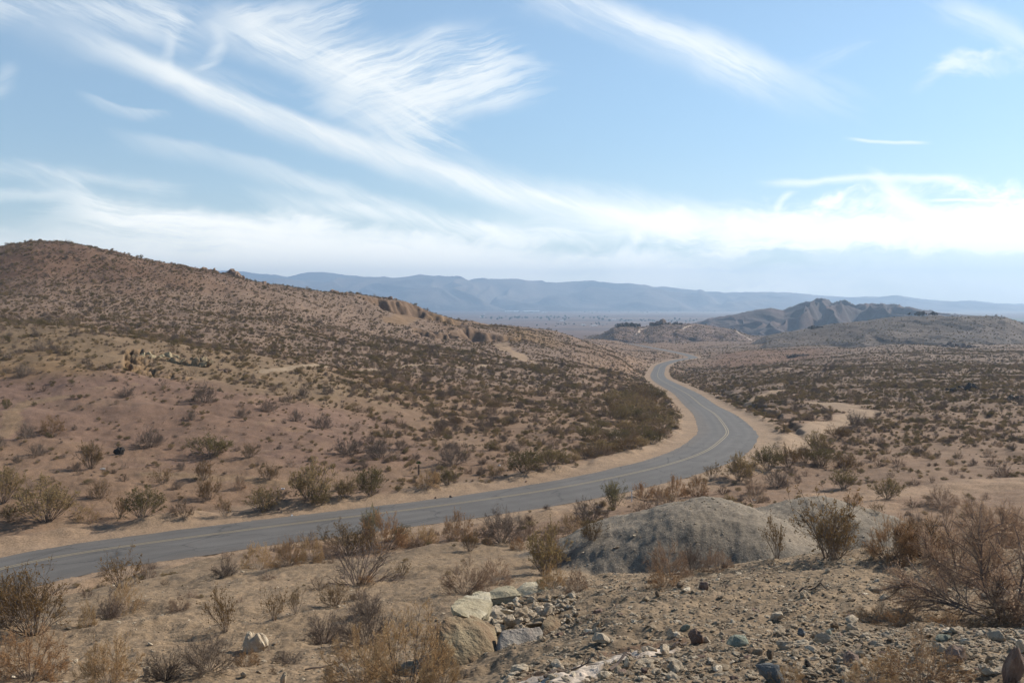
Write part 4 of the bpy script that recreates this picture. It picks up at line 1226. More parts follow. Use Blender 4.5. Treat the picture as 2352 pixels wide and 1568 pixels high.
SRC = {}
def first_obj(kind, var):
    if (kind, var) not in SRC:
        me = plant_whole(kind, var)
        SRC[(kind, var)] = next((o for o in COL.objects if o.data is me), None)
    return SRC[(kind, var)]


def scrub(name, x, y, z, size, asp, kinds_a):
    srcs = []; keyl = {}
    for kd in ('low', 'lowo', 'lowt', 'bare', 'creo'):
        for v_ in range(3):
            o = first_obj(kd, v_)
            if o is not None: keyl.setdefault(kd, []).append(len(srcs)); srcs.append(o)
    r_ = np.random.default_rng(5)
    idx = np.array([keyl.get(k_, keyl['low'])[int(v_ * len(keyl.get(k_, keyl['low'])))] for k_, v_ in zip(kinds_a, r_.random(len(x)))])
    rot = np.zeros((len(x), 3)); rot[:, 2] = r_.random(len(x)) * 6.28
    return scatter(name, np.stack([x, y, z - .02], 1), rot, np.stack([size, size, size * asp], 1), idx, srcs)


rest = ~indiv
scrub('scrub', x[rest], D[rest], zc[rest], size[rest], asp[rest], kinds_s[rest])
for rl, n_r, s_r, nm in ((mid_hill, 9000, 1.2, 'scrub'), (dark_hill, 8000, 1.2, 'scrub')):
    zz = rl['z']; xx = rl['x']; yy = rl['y']
    i = rngs.integers(0, zz.shape[0], n_r); j = rngs.integers(0, zz.shape[1], n_r)
    k = (zz[i, j] > zz.min() + 8) & (rl['c'][i, j] < .25); i, j = i[k], j[k]
    sz = np.exp(rngs.normal(math.log(s_r), .35, len(i)))
    scrub(nm, xx[i, j] + rngs.normal(size=len(i)) * .6, yy[i, j], zz[i, j], sz, rngs.uniform(.4, .7, len(i)), rngs.choice(['low', 'lowo', 'low'], len(i)))
print('PLANTS', n, indiv.sum())

# ---------------------------------------------------------------- stones and rock
def rock_mesh(name, pts, sub, amp, freq, seed, mat, flat_shade=True, keep=True):
    bm = bmesh.new()
    for p in pts: bm.verts.new(p)
    r = bmesh.ops.convex_hull(bm, input=bm.verts)
    bmesh.ops.delete(bm, geom=[v for v in bm.verts if not v.link_faces], context='VERTS')
    for _ in range(sub): bmesh.ops.subdivide_edges(bm, edges=bm.edges, cuts=1, use_grid_fill=True, smooth=.12)
    bmesh.ops.triangulate(bm, faces=bm.faces)
    co = np.array([v.co for v in bm.verts]); bm.normal_update(); no = np.array([v.normal for v in bm.verts])
    if amp and len(co):
        d = fbm(co[:, 0] * freq + seed + co[:, 2] * freq * .7, co[:, 1] * freq - co[:, 2] * freq, 4, seed) * amp
        co = co + no * d[:, None]
        for v, c in zip(bm.verts, co): v.co = c
    me = bpy.data.meshes.new(name); bm.to_mesh(me); bm.free()
    if mat: me.materials.append(mat)
    if not flat_shade: me.polygons.foreach_set('use_smooth', np.ones(len(me.polygons), bool))
    return me


def stone_mat(name, cols, scale=3.0, contrast=.7, var=.35):
    m, nt, b = new_mat(name, .88)
    oi = nt.nodes.new('ShaderNodeObjectInfo'); rnd = S(nt, oi.outputs['Random'])
    tc = nt.nodes.new('ShaderNodeTexCoord').outputs['Object']
    a = noise(nt, tc, scale, 6, .65, .3); c = noise(nt, tc, scale * 8, 4, .7)
    col = mixc(nt, smooth(nt, a + (rnd - .5) * .5, .35, .65), cols[0], cols[1])
    if len(cols) > 2: col = mixc(nt, smooth(nt, noise(nt, tc, scale * .6, 3, .6) + (rnd - .5) * .4, .52, .66), col, cols[2])
    col = gain(nt, col, 1.0 - var / 2 + rnd * var + (c - .5) * contrast)
    nt.links.new(col, b.inputs['Base Color']); bump(nt, b, a + c * .5, .7, .25 / scale)
    return m


ST = stone_mat('pale_stone_material', [(.42, .325, .22), (.32, .245, .17), (.49, .405, .295)], 5)
ST_B = stone_mat('brown_stone_material', [(.215, .155, .10), (.16, .115, .08), (.27, .21, .145)], 4)
ST_BL = stone_mat('blue_stone_material', [(.185, .188, .185), (.14, .144, .142), (.24, .24, .23)], 4)
ST_G = stone_mat('green_stone_material', [(.29, .305, .235), (.235, .25, .195), (.36, .365, .295)], 4)
ST_R = stone_mat('red_stone_material', [(.235, .155, .118), (.175, .115, .088), (.31, .22, .17)], 4)
ST_W = stone_mat('white_stone_material', [(.60, .49, .355), (.48, .385, .275), (.68, .58, .44)], 4)
ST_BO = stone_mat('boulder_material', [(.33, .265, .165), (.25, .19, .115), (.20, .135, .08)], 2.2, .6, .1)
ST_SL = stone_mat('slab_material', [(.345, .31, .265), (.27, .235, .20), (.24, .18, .14)], 2.4, .5, .1)
ST_LE = stone_mat('ledge_material', [(.36, .31, .21), (.28, .235, .155), (.42, .37, .27)], 2.0, .6, .1)
ST_DK = stone_mat('dark_rock_material', [(.085, .068, .055), (.13, .095, .072), (.19, .13, .095)], .35, .6, .2)
ST_HR = stone_mat('hill_rock_material', [(.19, .125, .09), (.13, .088, .066), (.27, .18, .125)], .35, .6, .2)
ST_BK = stone_mat('black_rock_material', [(.045, .04, .036), (.07, .058, .05)], 2, .5, .1)


def hull_pts(seed, flat=.6, n=16, wid=1.0, deep=.8):
    r = np.random.default_rng(seed); p = r.normal(size=(n, 3)); p /= np.linalg.norm(p, axis=1)[:, None]
    p *= r.uniform(.75, 1.1, (n, 1)); return p * np.array([.5 * wid, .5 * deep, .5 * flat])


ROCKV = [rock_mesh('stone', hull_pts(500 + i, (.5, .62, .38, .75, .55)[i % 5], 13 + (i * 5) % 9, 1.0, (.7, .95, .8)[i % 3]), 2, .055, 3.2, i, None) for i in range(14)]
def with_mat(me, mat):
    key = me.name + mat.name
    if key not in GEO:
        c = me.copy(); c.materials.clear(); c.materials.append(mat); GEO[key] = c
    return GEO[key]


def put_stone(px, py, w_, h_, mat, var, rot, label, group=None, name='stone', cat='stone', tilt=(0, 0)):
    D = hit(px, min(py, 1566)); x = (px - CX) / F * D
    if py > 1566: D *= 1 - (py - 1566) / 1500.0; x = (px - CX) / F * D
    me = with_mat(ROCKV[var % len(ROCKV)], mat)
    wm, hm_ = w_ / F * D, h_ / F * D
    o = link(bpy.data.objects.new(name, me)); D += wm * .3; x = (px - CX) / F * D
    dz = max(v.co.z for v in me.vertices) * 2
    o.scale = (wm, wm * .9, hm_ / dz * 1.25); o.rotation_euler = (tilt[0], tilt[1], rot)
    o.location = (x, D, float(ground_z(x, D - wm * .3)) + hm_ * .36)
    tag(o, label, cat, group); return o


G_ST = 'loose stones on the rocky knoll'
for i, (px, py, w_, h_, mat, lb) in enumerate([
        (588, 1496, 62, 44, ST_W, 'big pitted white boulder alone on the slope at left'),
        (338, 1550, 28, 20, ST_W, 'small white stone left of the white boulder at the bottom'),
        (652, 1586, 20, 26, ST_W, 'small upright white stone at the bottom edge, below the white boulder'),
        (560, 1556, 20, 12, ST, 'pale stone below the white boulder'),
        (175, 1522, 14, 9, ST_W, 'little white stone between the two left bushes'),
        (755, 1548, 22, 13, ST_W, 'pale stone on the slope left of the straw brush'),
        (1775, 1600, 120, 48, ST_BL, 'large blue grey angular stone at the bottom edge of the knoll'),
        (1957, 1540, 62, 44, ST_R, 'red brown stone with a pale flat top near the bottom'),
        (2195, 1530, 76, 48, ST_R, 'dark red jagged stone near the bottom right'),
        (2330, 1590, 90, 110, ST_R, 'tall dark red stone cut by the bottom right corner'),
        (1552, 1546, 52, 28, ST, 'grey tan wedge shaped stone at the bottom of the knoll'),
        (1598, 1480, 56, 40, ST_R, 'dark pointed purple brown stone, left part of the knoll'),
        (1575, 1448, 34, 16, ST_G, 'flat greenish stone at the left of the knoll'),
        (1696, 1487, 76, 24, ST_G, 'long flat pale green slab in the middle of the knoll'),
        (1660, 1468, 34, 20, ST, 'pale rounded stone left of the long green slab'),
        (1785, 1424, 40, 18, ST, 'low tan stone in the middle of the knoll'),
        (1840, 1460, 30, 20, ST_BL, 'grey stone right of the long green slab'),
        (1873, 1466, 36, 22, ST, 'pale stone, left one of a little group of three in mid knoll'),
        (1890, 1478, 48, 26, ST_W, 'whitish flat stone, front one of a little group of three in mid knoll'),
        (1905, 1462, 28, 18, ST_G, 'greenish stone, back one of a little group of three in mid knoll'),
        (1917, 1446, 30, 20, ST_B, 'brown pointed stone above the group of three'),
        (1962, 1454, 46, 24, ST, 'pale ridged stone right of the group of three'),
        (1955, 1432, 56, 18, ST, 'low wide stone near the orange grass'),
        (2165, 1476, 62, 16, ST_G, 'dark green flat stone right of the middle of the knoll'),
        (2160, 1500, 54, 26, ST_W, 'whitish slab behind the dark red jagged stone'),
        (2115, 1508, 44, 30, ST_W, 'whitish block left of the slab behind the dark red stone'),
        (2290, 1470, 50, 24, ST_W, 'white topped stone below the trunk of the russet shrub'),
        (2345, 1500, 44, 34, ST_W, 'white stone at the right edge above the tall dark red one'),
        (2270, 1555, 66, 24, ST, 'long pale stone left of the tall dark red one'),
        (1770, 1512, 30, 22, ST_B, 'small brown stone in front of the long green slab'),
        (1855, 1535, 24, 22, ST_BK, 'little black stone above the blue grey one'),
        (1540, 1465, 24, 22, ST_W, 'upright pale stone at the left of the knoll'),
        (1525, 1505, 46, 26, ST_W, 'pale flat stone at the lower left of the knoll'),
        (1617, 1355, 30, 22, ST_R, 'reddish pointed stone on the upper left of the knoll'),
        (1560, 1350, 36, 14, ST_B, 'flat brown stone by the low orange brush'),
        (1664, 1303, 26, 14, ST_BL, 'grey stone at the left crest of the knoll'),
        (1380, 1482, 56, 24, ST_W, 'white pointed stone right of the pale boulder slab'),
        (1510, 1370, 22, 16, ST_B, 'brown block right of the boulder ledge'),
        (1480, 1495, 16, 12, ST_W, 'small white stone by the dead stick'),
        (1440, 1535, 20, 26, ST_W, 'small upright stone on the white bare patch'),
        (1850, 1374, 40, 16, ST, 'tan stone on the upper middle of the knoll'),
        (2010, 1360, 44, 14, ST, 'pale stone on the upper knoll below the rust brown bush'),
        (1900, 1315, 26, 12, ST_W, 'whitish stone at the crest in front of the tall creosote')]):
    so_ = put_stone(px, py, w_ * (.84 if px > 1500 else 1), h_ * (.84 if px > 1500 else 1), mat, i, (i * 1.9) % 6.28, lb, G_ST if px > 1300 else 'white stones on the left slope', 'boulder' if w_ > 60 else 'stone', 'rock' if w_ > 60 else 'stone')
    if i == 0:
        so_.data = rock_mesh('boulder', hull_pts(777, .8, 30, 1, .9), 3, .11, 3.5, 9, ST_W); so_.rotation_euler = (.1, .1, .5); so_.scale.z *= .62; so_.location.z -= .05

# the outcrop of boulders on the left shoulder of the knoll
def Pd(px, py, D): return Vector(((px - CX) / F * D, D, -(py - CY) / F * D))
def built_rock(name, pts, mat, label, sub=3, amp=.02, freq=6.0, seed=1, group='boulders of the outcrop'):
    P = [Pd(*p) for p in pts]; c = sum(P, Vector()) / len(P)
    lo = min(p.z for p in P); c.z = lo
    me = rock_mesh(name, [p - c for p in P], sub, amp, freq, seed, mat, False)
    me.set_sharp_from_angle(angle=math.radians(28))
    o = link(bpy.data.objects.new(name, me)); o.location = c; tag(o, label, 'rock', group); return o


Db = hit(1080, 1500)
k = Db - .35
built_rock('boulder', [(1004, 1470, k), (1002, 1510, k - .2), (1018, 1560, k - .35), (1060, 1560, k - .4), (1100, 1535, k - .35), (1138, 1490, k - .05), (1118, 1449, k + .12), (1078, 1446, k + .05),
                       (1020, 1424, k + .15), (1034, 1413, k + .3), (1058, 1412, k + .4), (1088, 1420, k + .6), (1120, 1434, k + .55), (1006, 1440, k + .05), (1135, 1438, k + .45), (1100, 1420, k + .6), (1140, 1490, k + .6), (1010, 1540, k + .5), (1078, 1550, k - .42), (1128, 1510, k - .2)], ST_BO,
           'biggest brown boulder of the outcrop, steep faced, at its lower left', 4, .028, 5.0, 3)
built_rock('boulder', [(1136, 1496, k - .05), (1152, 1449, k + .1), (1205, 1446, k + .15), (1238, 1440, k + .25), (1246, 1452, k + .2), (1236, 1474, k + .05), (1205, 1500, k - .1), (1170, 1520, k - .2), (1150, 1518, k - .2),
                       (1160, 1500, k + .4), (1238, 1470, k + .6), (1200, 1460, k + .55)], ST_SL, 'smooth pale grey slab leaning at the lower right of the outcrop', 4, .010, 6.0, 4)
built_rock('boulder', [(1038, 1398, k + .5), (1046, 1378, k + 1.3), (1080, 1366, k + 2.2), (1112, 1362, k + 2.8), (1126, 1385, k + 1.6), (1118, 1408, k + .9), (1095, 1425, k + .45), (1060, 1412, k + .35),
                       (1048, 1430, k + .5), (1120, 1420, k + 1.4), (1100, 1390, k + 2.6)], ST_LE, 'long sloping tan slab forming the back of the outcrop', 4, .03, 3.5, 5)
Dl = hit(1200, 1372)
built_rock('boulder', [(1118, 1376, Dl), (1124, 1356, Dl + .3), (1152, 1347, Dl + .5), (1180, 1348, Dl + .5), (1196, 1366, Dl), (1190, 1385, Dl), (1130, 1388, Dl), (1160, 1380, Dl + 1.0), (1190, 1372, Dl + 1.0)],
           ST_LE, 'left block of the cream ledge above the outcrop', 3, .03, 3.0, 6)
built_rock('boulder', [(1178, 1376, Dl + .1), (1186, 1350, Dl + .4), (1214, 1336, Dl + .6), (1232, 1332, Dl + .7), (1240, 1344, Dl + .5), (1238, 1368, Dl + .1), (1215, 1382, Dl), (1185, 1385, Dl), (1240, 1372, Dl + 1.1), (1190, 1375, Dl + 1.1)],
           ST_LE, 'peaked middle block of the cream ledge above the outcrop', 3, .03, 3.0, 7)
built_rock('boulder', [(1232, 1372, Dl), (1240, 1345, Dl + .5), (1268, 1352, Dl + .6), (1300, 1366, Dl + .5), (1338, 1384, Dl + .2), (1300, 1398, Dl - .2), (1240, 1392, Dl - .1), (1270, 1385, Dl + 1.1), (1330, 1390, Dl + .9)],
           ST_LE, 'low right block of the cream ledge above the outcrop', 3, .03, 3.0, 8)
built_rock('boulder', [(1240, 1452, k + .5), (1246, 1424, k + .7), (1262, 1412, k + .9), (1284, 1426, k + .8), (1286, 1448, k + .5), (1250, 1465, k + .4), (1270, 1440, k + 1.2)], ST_BO,
           'small brown block at the right end of the rubble in the outcrop', 3, .02, 5.0, 9)
# rubble caught between the boulders
rr = np.random.default_rng(44)
G_RB = 'rubble in the hollow of the outcrop'
for i in range(170):
    px = rr.uniform(1110, 1330); py = rr.uniform(1378, 1450) - max(0, (px - 1240)) * .12
    if px < 1140 and py < 1395: continue
    big = i < 16
    w_ = rr.uniform(34, 54) if big else rr.uniform(11, 27)
    if big: px = 1120 + (i % 6) * 26 + rr.uniform(-6, 6); py = 1418 + (i // 6) * 20 + rr.uniform(-4, 4)
    me = with_mat(ROCKV[i % 14], (ST, ST_W, ST_W, ST, ST, ST)[i % 6])
    D = hit(px, py); s_ = w_ / F * D; x0 = (px - CX) / F * D
    o = link(bpy.data.objects.new('stone', me))
    o.scale = (s_, s_ * .9, s_ * .85); o.rotation_euler = (rr.uniform(-.5, .5), rr.uniform(-.5, .5), rr.uniform(0, 6.28))
    o.location = (x0, D, float(ground_z(x0, D)) + s_ * .22)
    tag(o, 'larger pale block among the rubble inside the boulder outcrop' if big else 'small pale stone in the rubble inside the boulder outcrop', 'stone', G_RB + (', large' if big else ''))

# loose stones one can count, the largest first; the rest is gravel
rr = np.random.default_rng(45)
n = 60000
D = np.exp(rr.uniform(math.log(5.2), math.log(22), n)); px = rr.uniform(1150, 2500, n)
n2_ = 16000
D = np.concatenate([D, np.exp(rr.uniform(math.log(10.5), math.log(60), n2_))]); px = np.concatenate([px, rr.uniform(-150, 1350, n2_)])
nm_ = 5000; D = np.concatenate([D, rr.uniform(30, 43, nm_)]); px = np.concatenate([px, rr.uniform(1300, 2060, nm_)])
x = (px - CX) / F * D; z = ground_z(x, D)
sz = np.exp(rr.normal(math.log(.023), .60, len(D))); sz = np.clip(sz, .008, .17)
sz[n:] *= 1.15; sz[n + n2_:] *= 1.2
lo_ = fbm(x / 1.7, D / 1.7, 3, 12); ok = rr.random(len(D)) < np.clip(.65 + lo_ * .8, .1, 1)
rdx, _, rhx = road_near(x, D); ok &= (rdx > rhx + .6) & ((bil(C[..., 0], pxs, LD, px, np.log(D)) < .33) | (D > 20) | (rr.random(len(D)) < .12))
x, D, z, sz, px = x[ok], D[ok], z[ok], sz[ok], px[ok]
ordr = np.argsort(-sz / D * ((px > 0) & (px < 2352) & (CY - z / D * F < 1568)))
mats = (ST, ST, ST_W, ST, ST_B, ST, ST_W, ST, ST_R, ST)
ind = ordr[:130]; rest_ = ordr[130:]
SSRC = []
for i in ind:
    m_ = int(i) % 10; me = with_mat(ROCKV[int(i) % 14], mats[m_])
    o = link(bpy.data.objects.new('stone', me)); o.scale = (sz[i], sz[i] * .9, sz[i] * .9); o.rotation_euler = (rr.uniform(-.3, .3), rr.uniform(-.3, .3), rr.uniform(0, 6.28))
    o.location = (x[i], D[i], z[i] + sz[i] * .12)
    knoll = px[i] > 1250 or D[i] < 9
    col_ = {ST.name: 'pale tan', ST_W.name: 'whitish', ST_G.name: 'greenish grey', ST_B.name: 'brown', ST_BL.name: 'blue grey', ST_R.name: 'reddish'}[mats[m_].name]
    tag(o, '%s loose stone among many on the %s' % (col_, 'rocky knoll' if knoll else 'pale slope at left'), 'stone', '%s loose stones on the %s' % (col_, 'knoll' if knoll else 'left slope'))
    if len(SSRC) < 24: SSRC.append(o)
rot = rr.uniform(-.4, .4, (len(rest_), 3)); rot[:, 2] = rr.uniform(0, 6.28, len(rest_))
scatter('gravel', np.stack([x[rest_], D[rest_], z[rest_] + sz[rest_] * .1], 1), rot, np.stack([sz[rest_], sz[rest_] * .9, sz[rest_] * .62], 1), rr.integers(0, len(SSRC), len(rest_)), SSRC)

# rock on the hills
def outcrop(px, py, w_, h_, mat, label, D=None, n=26, seed=1, group='rock outcrops on the hill crest', zsink=.15):
    if D is None: D = hit(px, py)
    x = (px - CX) / F * D; wm, hm_ = w_ / F * D, h_ / F * D; z = -(py - CY) / F * D
    r = np.random.default_rng(seed); bm = bmesh.new()
    for i in range(n):
        me = ROCKV[(i * 3 + seed) % 14]; c = bmesh.new(); c.from_mesh(me)
        u = r.uniform(-.5, .5); s_ = hm_ * r.uniform(.35, .85) * (1 - .9 * u * u * 2)
        mtx = Matrix.Translation((u * wm, r.uniform(-.25, .25) * wm, s_ * r.uniform(.0, .42))) @ Euler((r.uniform(-.6, .6), r.uniform(-.6, .6), r.uniform(0, 6))).to_matrix().to_4x4() @ Matrix.Diagonal((s_ * 1.9, s_ * 1.6, s_ * 2.5, 1))
        c.transform(mtx); t_ = bpy.data.meshes.new('t'); c.to_mesh(t_); c.free(); bm.from_mesh(t_); bpy.data.meshes.remove(t_)
    me = bpy.data.meshes.new('rock_outcrop'); bm.to_mesh(me); bm.free(); me.materials.append(mat)
    o = link(bpy.data.objects.new('rock_outcrop', me)); o.location = (x, D, z - hm_ * zsink); tag(o, label, 'rock outcrop', group); return o


def crest_of(px):
    D = np.exp(np.linspace(math.log(200), math.log(720), 900)); v = CY - ground_z((px - CX) / F * D, D) / D * F
    k_ = int(np.argmin(v)); return D[k_], v[k_]
for i, (px, w_, h_, lb) in enumerate([(92, 60, 9, 'low rubble of rock on the summit of the left hill'), (140, 40, 7, 'rubble of rock just right of the left hill summit'), (415, 26, 8, 'little rock left of the first crag on the hill crest'),
                                      (482, 34, 17, 'sharp pinkish crag, first of the crags on the descending hill crest'), (524, 66, 24, 'dark crag, biggest on the descending hill crest'),
                                      (604, 28, 12, 'small dark crag alone below the biggest crag on the crest'), (768, 80, 15, 'jagged rocks low on the crest above the gap in the hills'),
                                      (880, 60, 8, 'low rocks above the cut bank on the crest')]):
    D, v = crest_of(px); outcrop(px, v + h_ * .25, w_, h_, ST_HR, lb, D, 30, 60 + i)
outcrop(1442, 746, 60, 10, ST_DK, 'dark crag on the left of the middle hill', 1285, 30, 71, 'dark rocks beyond the road')
outcrop(1518, 743, 46, 13, ST_DK, 'tallest dark crag on the middle hill', 1290, 30, 72, 'dark rocks beyond the road')
outcrop(1550, 743, 34, 7, ST_DK, 'low dark rocks right of the tallest crag on the middle hill', 1290, 20, 73, 'dark rocks beyond the road')
outcrop(2216, 896, 76, 22, ST_DK, 'black rock outcrop on the brushy plain at right', None, 34, 74, 'dark rocks on the plain')
outcrop(2186, 900, 18, 7, ST_DK, 'small black rock left of the black outcrop at right', None, 6, 75, 'dark rocks on the plain')
outcrop(2330, 915, 60, 14, ST_DK, 'low black rocks at the right edge of the brushy plain', None, 22, 76, 'dark rocks on the plain')
outcrop(1835, 818, 54, 10, ST_DK, 'low dark rise of rock across the plain right of the far road', None, 30, 77, 'dark rocks on the plain')
outcrop(2190, 797, 110, 14, ST_DK, 'long dark patch of rock at the foot of the dark hill', None, 40, 78, 'dark rocks on the plain')
outcrop(1872, 752, 30, 9, ST_DK, 'dark rocks on the left crest of the dark hill', 1000, 20, 79, 'dark rocks on the dark hill')
outcrop(2120, 720, 70, 9, ST_DK, 'rocks along the crest of the dark hill behind its left slope', 1010, 24, 80, 'dark rocks on the dark hill')
outcrop(345, 815, 110, 26, ST_BO, 'yellowish rock of the eroded bank, left part', None, 30, 81, 'rocks of the eroded bank', .35)
outcrop(430, 828, 110, 24, ST_BO, 'brown rock of the eroded bank, right part', None, 34, 82, 'rocks of the eroded bank', .35)
outcrop(505, 850, 60, 9, ST_HR, 'low dark ribs of rock running down from the eroded bank', None, 20, 83, 'rocks of the eroded bank', .3)
outcrop(225, 768, 80, 8, ST_HR, 'low dark rocks on the rise above the eroded bank', None, 26, 84, 'rocks of the eroded bank', .3)
put_stone(275, 1045, 26, 18, ST_BK, 3, .4, 'black rock lying alone on the sandy flat left of the road', None, 'boulder', 'rock')
for i, (px, py, w_) in enumerate([(1035, 1143, 9), (1208, 1107, 7), (520, 1172, 12), (640, 1172, 8), (430, 885, 6), (1000, 1144, 6)]):
    put_stone(px, py, w_, w_ * .6, ST_R, i + 2, i * 1.1, 'small dark stone on the far verge of the road' if py > 1000 else 'small stone on the reddish flat', None if py < 1000 else 'stones on the far verge')

# ---------------------------------------------------------------- small things
def simple_mat(name, c, rough=.6):
    m, nt, b = new_mat(name, rough)
    tc = nt.nodes.new('ShaderNodeTexCoord').outputs['Object']
    nt.links.new(gain(nt, mixc(nt, 0.0, c, c), .85 + noise(nt, tc, 6, 4, .6) * .3), b.inputs['Base Color']); return m
WHITE = simple_mat('white_litter_material', (.75, .74, .72))
for i, (px, py, w_, h_, lb) in enumerate([(236, 1078, 14, 5, 'white scrap of litter beside the brown bush left of the road'), (650, 1123, 11, 4, 'white scrap of litter on the sand near the big olive bush'),
                                          (1147, 1069, 7, 5, 'white scrap of litter among shrubs left of the bend'), (670, 1184, 8, 5, 'white scrap of litter on the far verge under the green bushes'),
                                          (1733, 1149, 9, 7, 'pinkish white scrap of litter behind the gravel mound')]):
    D = hit(px, py); me = rock_mesh('litter_scrap', hull_pts(900 + i, .5, 9, 1.0, .8), 2, .16, 3, i, WHITE)
    o = link(bpy.data.objects.new('litter_scrap', me)); x = (px - CX) / F * D; wm = w_ / F * D
    o.location = (x, D, float(ground_z(x, D)) + wm * .12); o.scale = (wm, wm * .8, h_ / F * D * 1.6); tag(o, lb, 'litter', 'scraps of white litter')


def box_bm(bm, x0, x1, y0, y1, z0, z1, bev=0.0):
    r = bmesh.ops.create_cube(bm, size=1.0, matrix=Matrix.Translation(((x0 + x1) / 2, (y0 + y1) / 2, (z0 + z1) / 2)) @ Matrix.Diagonal((x1 - x0, y1 - y0, z1 - z0, 1)))
    if bev: bmesh.ops.bevel(bm, geom=list({e for v in r['verts'] for e in v.link_edges}), offset=bev, segments=1, affect='EDGES')
def bm_obj(name, bm, mat, parent=None):
    me = bpy.data.meshes.new(name); bm.to_mesh(me); bm.free(); me.materials.append(mat)
    o = link(bpy.data.objects.new(name, me)); o.parent = parent; return o


# marker post on the verge
D = hit(1451, 1152); x = (1451 - CX) / F * D
post = link(bpy.data.objects.new('marker_post', None)); post.location = (x, D, float(ground_z(x, D))); tag(post, 'thin white marker post standing on the near verge beside russet brush', 'marker post')
bm = bmesh.new(); box_bm(bm, -.035, .035, -.012, .012, -.1, .82, .004); bm_obj('post', bm, WHITE, post)
bm = bmesh.new(); box_bm(bm, -.030, .030, -.017, -.0125, .62, .76, .001); bm_obj('reflector', bm, simple_mat('reflector_material', (.45, .44, .42), .25), post)

# small joshua tree
D = hit(962, 1090); x = (962 - CX) / F * D; jz = float(ground_z(x, D))
jt = link(bpy.data.objects.new('joshua_tree', None)); jt.location = (x, D, jz); tag(jt, 'small joshua tree with a shaggy trunk and one green spiky head', 'tree')
hgt = 38 / F * D
tr = np.array([[[0, 0, -.05], [.02, 0, .3 * hgt], [-.01, .01, .62 * hgt]]]); sv, sq = tubes(*segs(tr, .07, .05), k=7)
rj = np.random.default_rng(8); nn = 160
u_ = rj.random(nn); ang = rj.random(nn) * 6.28; P0 = np.stack([np.cos(ang) * .05, np.sin(ang) * .05, u_ * .6 * hgt], 1)
lv, lq = tubes(P0, P0 + np.stack([np.cos(ang) * .07, np.sin(ang) * .07, -.10 - 0 * ang], 1), np.full(nn, .010), np.full(nn, .002))
me = mesh_np('trunk', np.concatenate([sv, lv]), np.concatenate([sq, lq + len(sv)]), False); me.materials.append(PM['dry_s']); c_ = link(bpy.data.objects.new('trunk', me)); c_.parent = jt
nn = 170; dd = rj.normal(size=(nn, 3)); dd[:, 2] = np.abs(dd[:, 2]) * .9 - .15; dd /= np.linalg.norm(dd, axis=1)[:, None]
P0 = np.tile([[0, 0, .68 * hgt]], (nn, 1)); lv, lq = tubes(P0 + dd * .04, P0 + dd * rj.uniform(.2, .30, (nn, 1)), np.full(nn, .016), np.full(nn, .003))
me = mesh_np('crown', lv, lq, False); me.materials.append(PM['green']); c_ = link(bpy.data.objects.new('crown', me)); c_.parent = jt

# dead sticks lying on the knoll
def stick(px, py, L, rot, label, seed):
    D = hit(px, py); x0 = (px - CX) / F * D; r = np.random.default_rng(seed); Lm = L / F * D
    p = [[0, 0, .02]]; a = rot
    for _ in range(6):
        a += r.normal() * .2; q = p[-1]; nx, ny = q[0] + math.cos(a) * Lm / 6, q[1] + math.sin(a) * Lm / 6
        p.append([nx, ny, float(ground_z(x0 + nx, D + ny)) - float(ground_z(x0, D)) + .02 + abs(r.normal()) * .015])
    pl = np.array([p]); v1, q1 = tubes(*segs(pl, .012, .005), k=5)
    sub, _ = branch(pl, 7, .2, .7, .2, .4, np.array([Lm]), 3, .15, .02, r); v2, q2 = tubes(*segs(sub, .005, .002), k=3)
    me = mesh_np('dead_stick', np.concatenate([v1, v2]), np.concatenate([q1, q2 + len(v1)]), False); me.materials.append(PM['dark_s'])
    o = link(bpy.data.objects.new('dead_stick', me)); o.location = (x0, D, float(ground_z(x0, D))); tag(o, label, 'stick', 'dead sticks on the ground')
stick(1545, 1490, 60, .6, 'bent dead stick beside a twig mat on the left of the knoll', 1)
stick(1400, 1545, 210, .9, 'long row of dead twigs along the white bare patch', 2)
stick(1835, 1362, 70, .05, 'straight dark stick on the upper knoll', 3)
stick(1250, 1560, 130, .8, 'dead twig at the foot of the white bare patch', 4)
stick(700, 1540, 110, .4, 'dark dead branch right of the white boulder', 5)

# ---------------------------------------------------------------- the town out on the valley floor
def plain_at(px, py):
    D = np.linspace(2600, 11000, 4000); v = CY - ground_z((px - CX) / F * D, D) / D * F
    k_ = np.argmax(v <= py); D = D[k_] if v[k_] <= py else 9000.0; xx = (px - CX) / F * D
    return xx, D, float(ground_z(xx, D))


rt = np.random.default_rng(12)
CR = []
tree_m = plant_mat('far_tree_material', [(.045, .065, .035), (.07, .085, .045)])
for v_ in range(4):
    p = rt.normal(size=(420, 3)) * np.array([.20, .20, .22]); p = p / np.maximum(1, np.linalg.norm(p / np.array([.48, .48, .44]), axis=1))[:, None] + np.array([0, 0, .62])
    a = rt.normal(size=(420, 3)) * .075; b_ = rt.normal(size=(420, 3)) * .075
    v4 = np.stack([p - a, p - b_, p + a, p + b_], 1).reshape(-1, 3); me = mesh_np('crown', v4, np.arange(1680).reshape(-1, 4), False); me.materials.append(tree_m)
    tv, tq = tubes(*segs(np.array([[[0, 0, -.05], [.01, 0, .3], [0, .01, .6]]]), .035, .015), k=5); tm_ = mesh_np('trunk', tv, tq); tm_.materials.append(PM['creo_s'])
    CR.append((me, tm_))
rows = [(1100, 1400, 731, 56, 9.5, 'dark tree in the long row at the near side of the far town', 'trees in the long row of the town'),
        (1420, 1600, 737, 34, 7, 'small tree in the scattered right part of the far town', 'trees in the right part of the town'),
        (1230, 1420, 746, 22, 5.5, 'low tree among the nearer roofs in front of the far town', 'trees among the nearer roofs'),
        (1080, 1700, 716, 30, 8, 'faint tree far out on the valley floor beyond the town', 'faint trees beyond the town')]
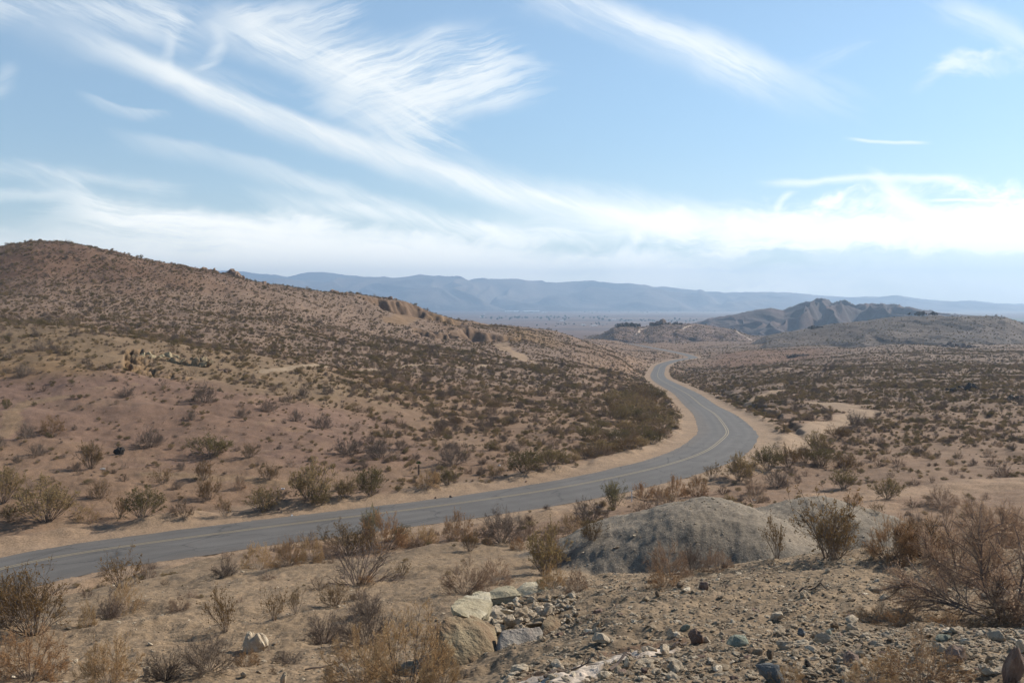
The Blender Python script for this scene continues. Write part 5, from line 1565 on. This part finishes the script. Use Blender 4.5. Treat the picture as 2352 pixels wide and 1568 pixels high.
for x0, x1, py, n_t, h_, lb, gp in rows:
    for i in range(n_t):
        px = rt.uniform(x0, x1); xx, D, z = plain_at(px, py + rt.normal() * 2.2)
        o = link(bpy.data.objects.new('tree', None)); o.location = (xx, D, z); s_ = h_ * rt.uniform(.6, 1.25); o.scale = (s_ * rt.uniform(.9, 1.7), s_, s_); o.rotation_euler[2] = rt.uniform(0, 6.28)
        tag(o, lb, 'tree', gp)
        for nm_, me in zip(('crown', 'trunk'), CR[i % 4]):
            c_ = link(bpy.data.objects.new(nm_, me)); c_.parent = o
HW = simple_mat('house_wall_material', (.62, .58, .52)); HR = simple_mat('house_roof_material', (.70, .70, .70)); HD = simple_mat('dark_roof_material', (.26, .22, .20))
for i, (px, py, w_, dp, hh_, rf, lb) in enumerate([
        (1107, 729, 26, 14, 7, HR, 'white building at the left end of the tree row in the far town'), (1112, 722, 12, 10, 6, HR, 'small white building behind the left end of the tree row'),
        (1175, 703, 130, 40, 12, HR, 'very long white shed far out beyond the town, left of centre'), (1220, 689, 150, 40, 14, HR, 'brightest long white shed at the foot of the mountains'),
        (1340, 747, 16, 10, 4, HR, 'low pale roofed house, left of four near the ridge gap'), (1365, 749, 22, 10, 4, HR, 'low pale roofed house, second of four near the ridge gap'),
        (1385, 745, 18, 10, 4, HD, 'brown roofed house among pale ones near the ridge gap'), (1318, 744, 14, 9, 4, HD, 'dark roofed house left of the pale roofs near the ridge gap'),
        (1290, 738, 18, 10, 5, HR, 'pale house in front of the tree row in the far town'), (1410, 735, 20, 12, 5, HR, 'pale house just right of the tree row'),
        (1450, 735, 20, 12, 5, HD, 'brown house in the scattered right part of the far town'), (1185, 713, 60, 20, 7, HR, 'grey white shed on the fields behind the tree row'),
        (1250, 718, 40, 16, 6, HR, 'small shed on the fields behind the right half of the tree row')]):
    xx, D, z = plain_at(px, py)
    o = link(bpy.data.objects.new('house', None)); o.location = (xx, D, z - .3); o.rotation_euler[2] = .15 * (i % 3); tag(o, lb, 'building')
    bm = bmesh.new(); box_bm(bm, -w_ / 2, w_ / 2, -dp / 2, dp / 2, 0, hh_ * .65); wl = bm_obj('wall', bm, HW, o)
    bm = bmesh.new(); rz_ = hh_ * .65 + .01
    q = [bm.verts.new(p) for p in ((-w_ / 2 - .4, -dp / 2 - .4, rz_), (w_ / 2 + .4, -dp / 2 - .4, rz_), (w_ / 2 + .4, dp / 2 + .4, rz_), (-w_ / 2 - .4, dp / 2 + .4, rz_), (-w_ / 2 - .4, 0, hh_), (w_ / 2 + .4, 0, hh_))]
    for f_ in ((0, 1, 5, 4), (2, 3, 4, 5), (0, 4, 3), (1, 2, 5), (0, 3, 2, 1)): bm.faces.new([q[j] for j in f_])
    bm_obj('roof', bm, rf, o)
    bm = bmesh.new(); box_bm(bm, -w_ * .1, w_ * .1, -dp / 2 - .03, -dp / 2 + .05, .02, hh_ * .45); bm_obj('door', bm, HD, o)
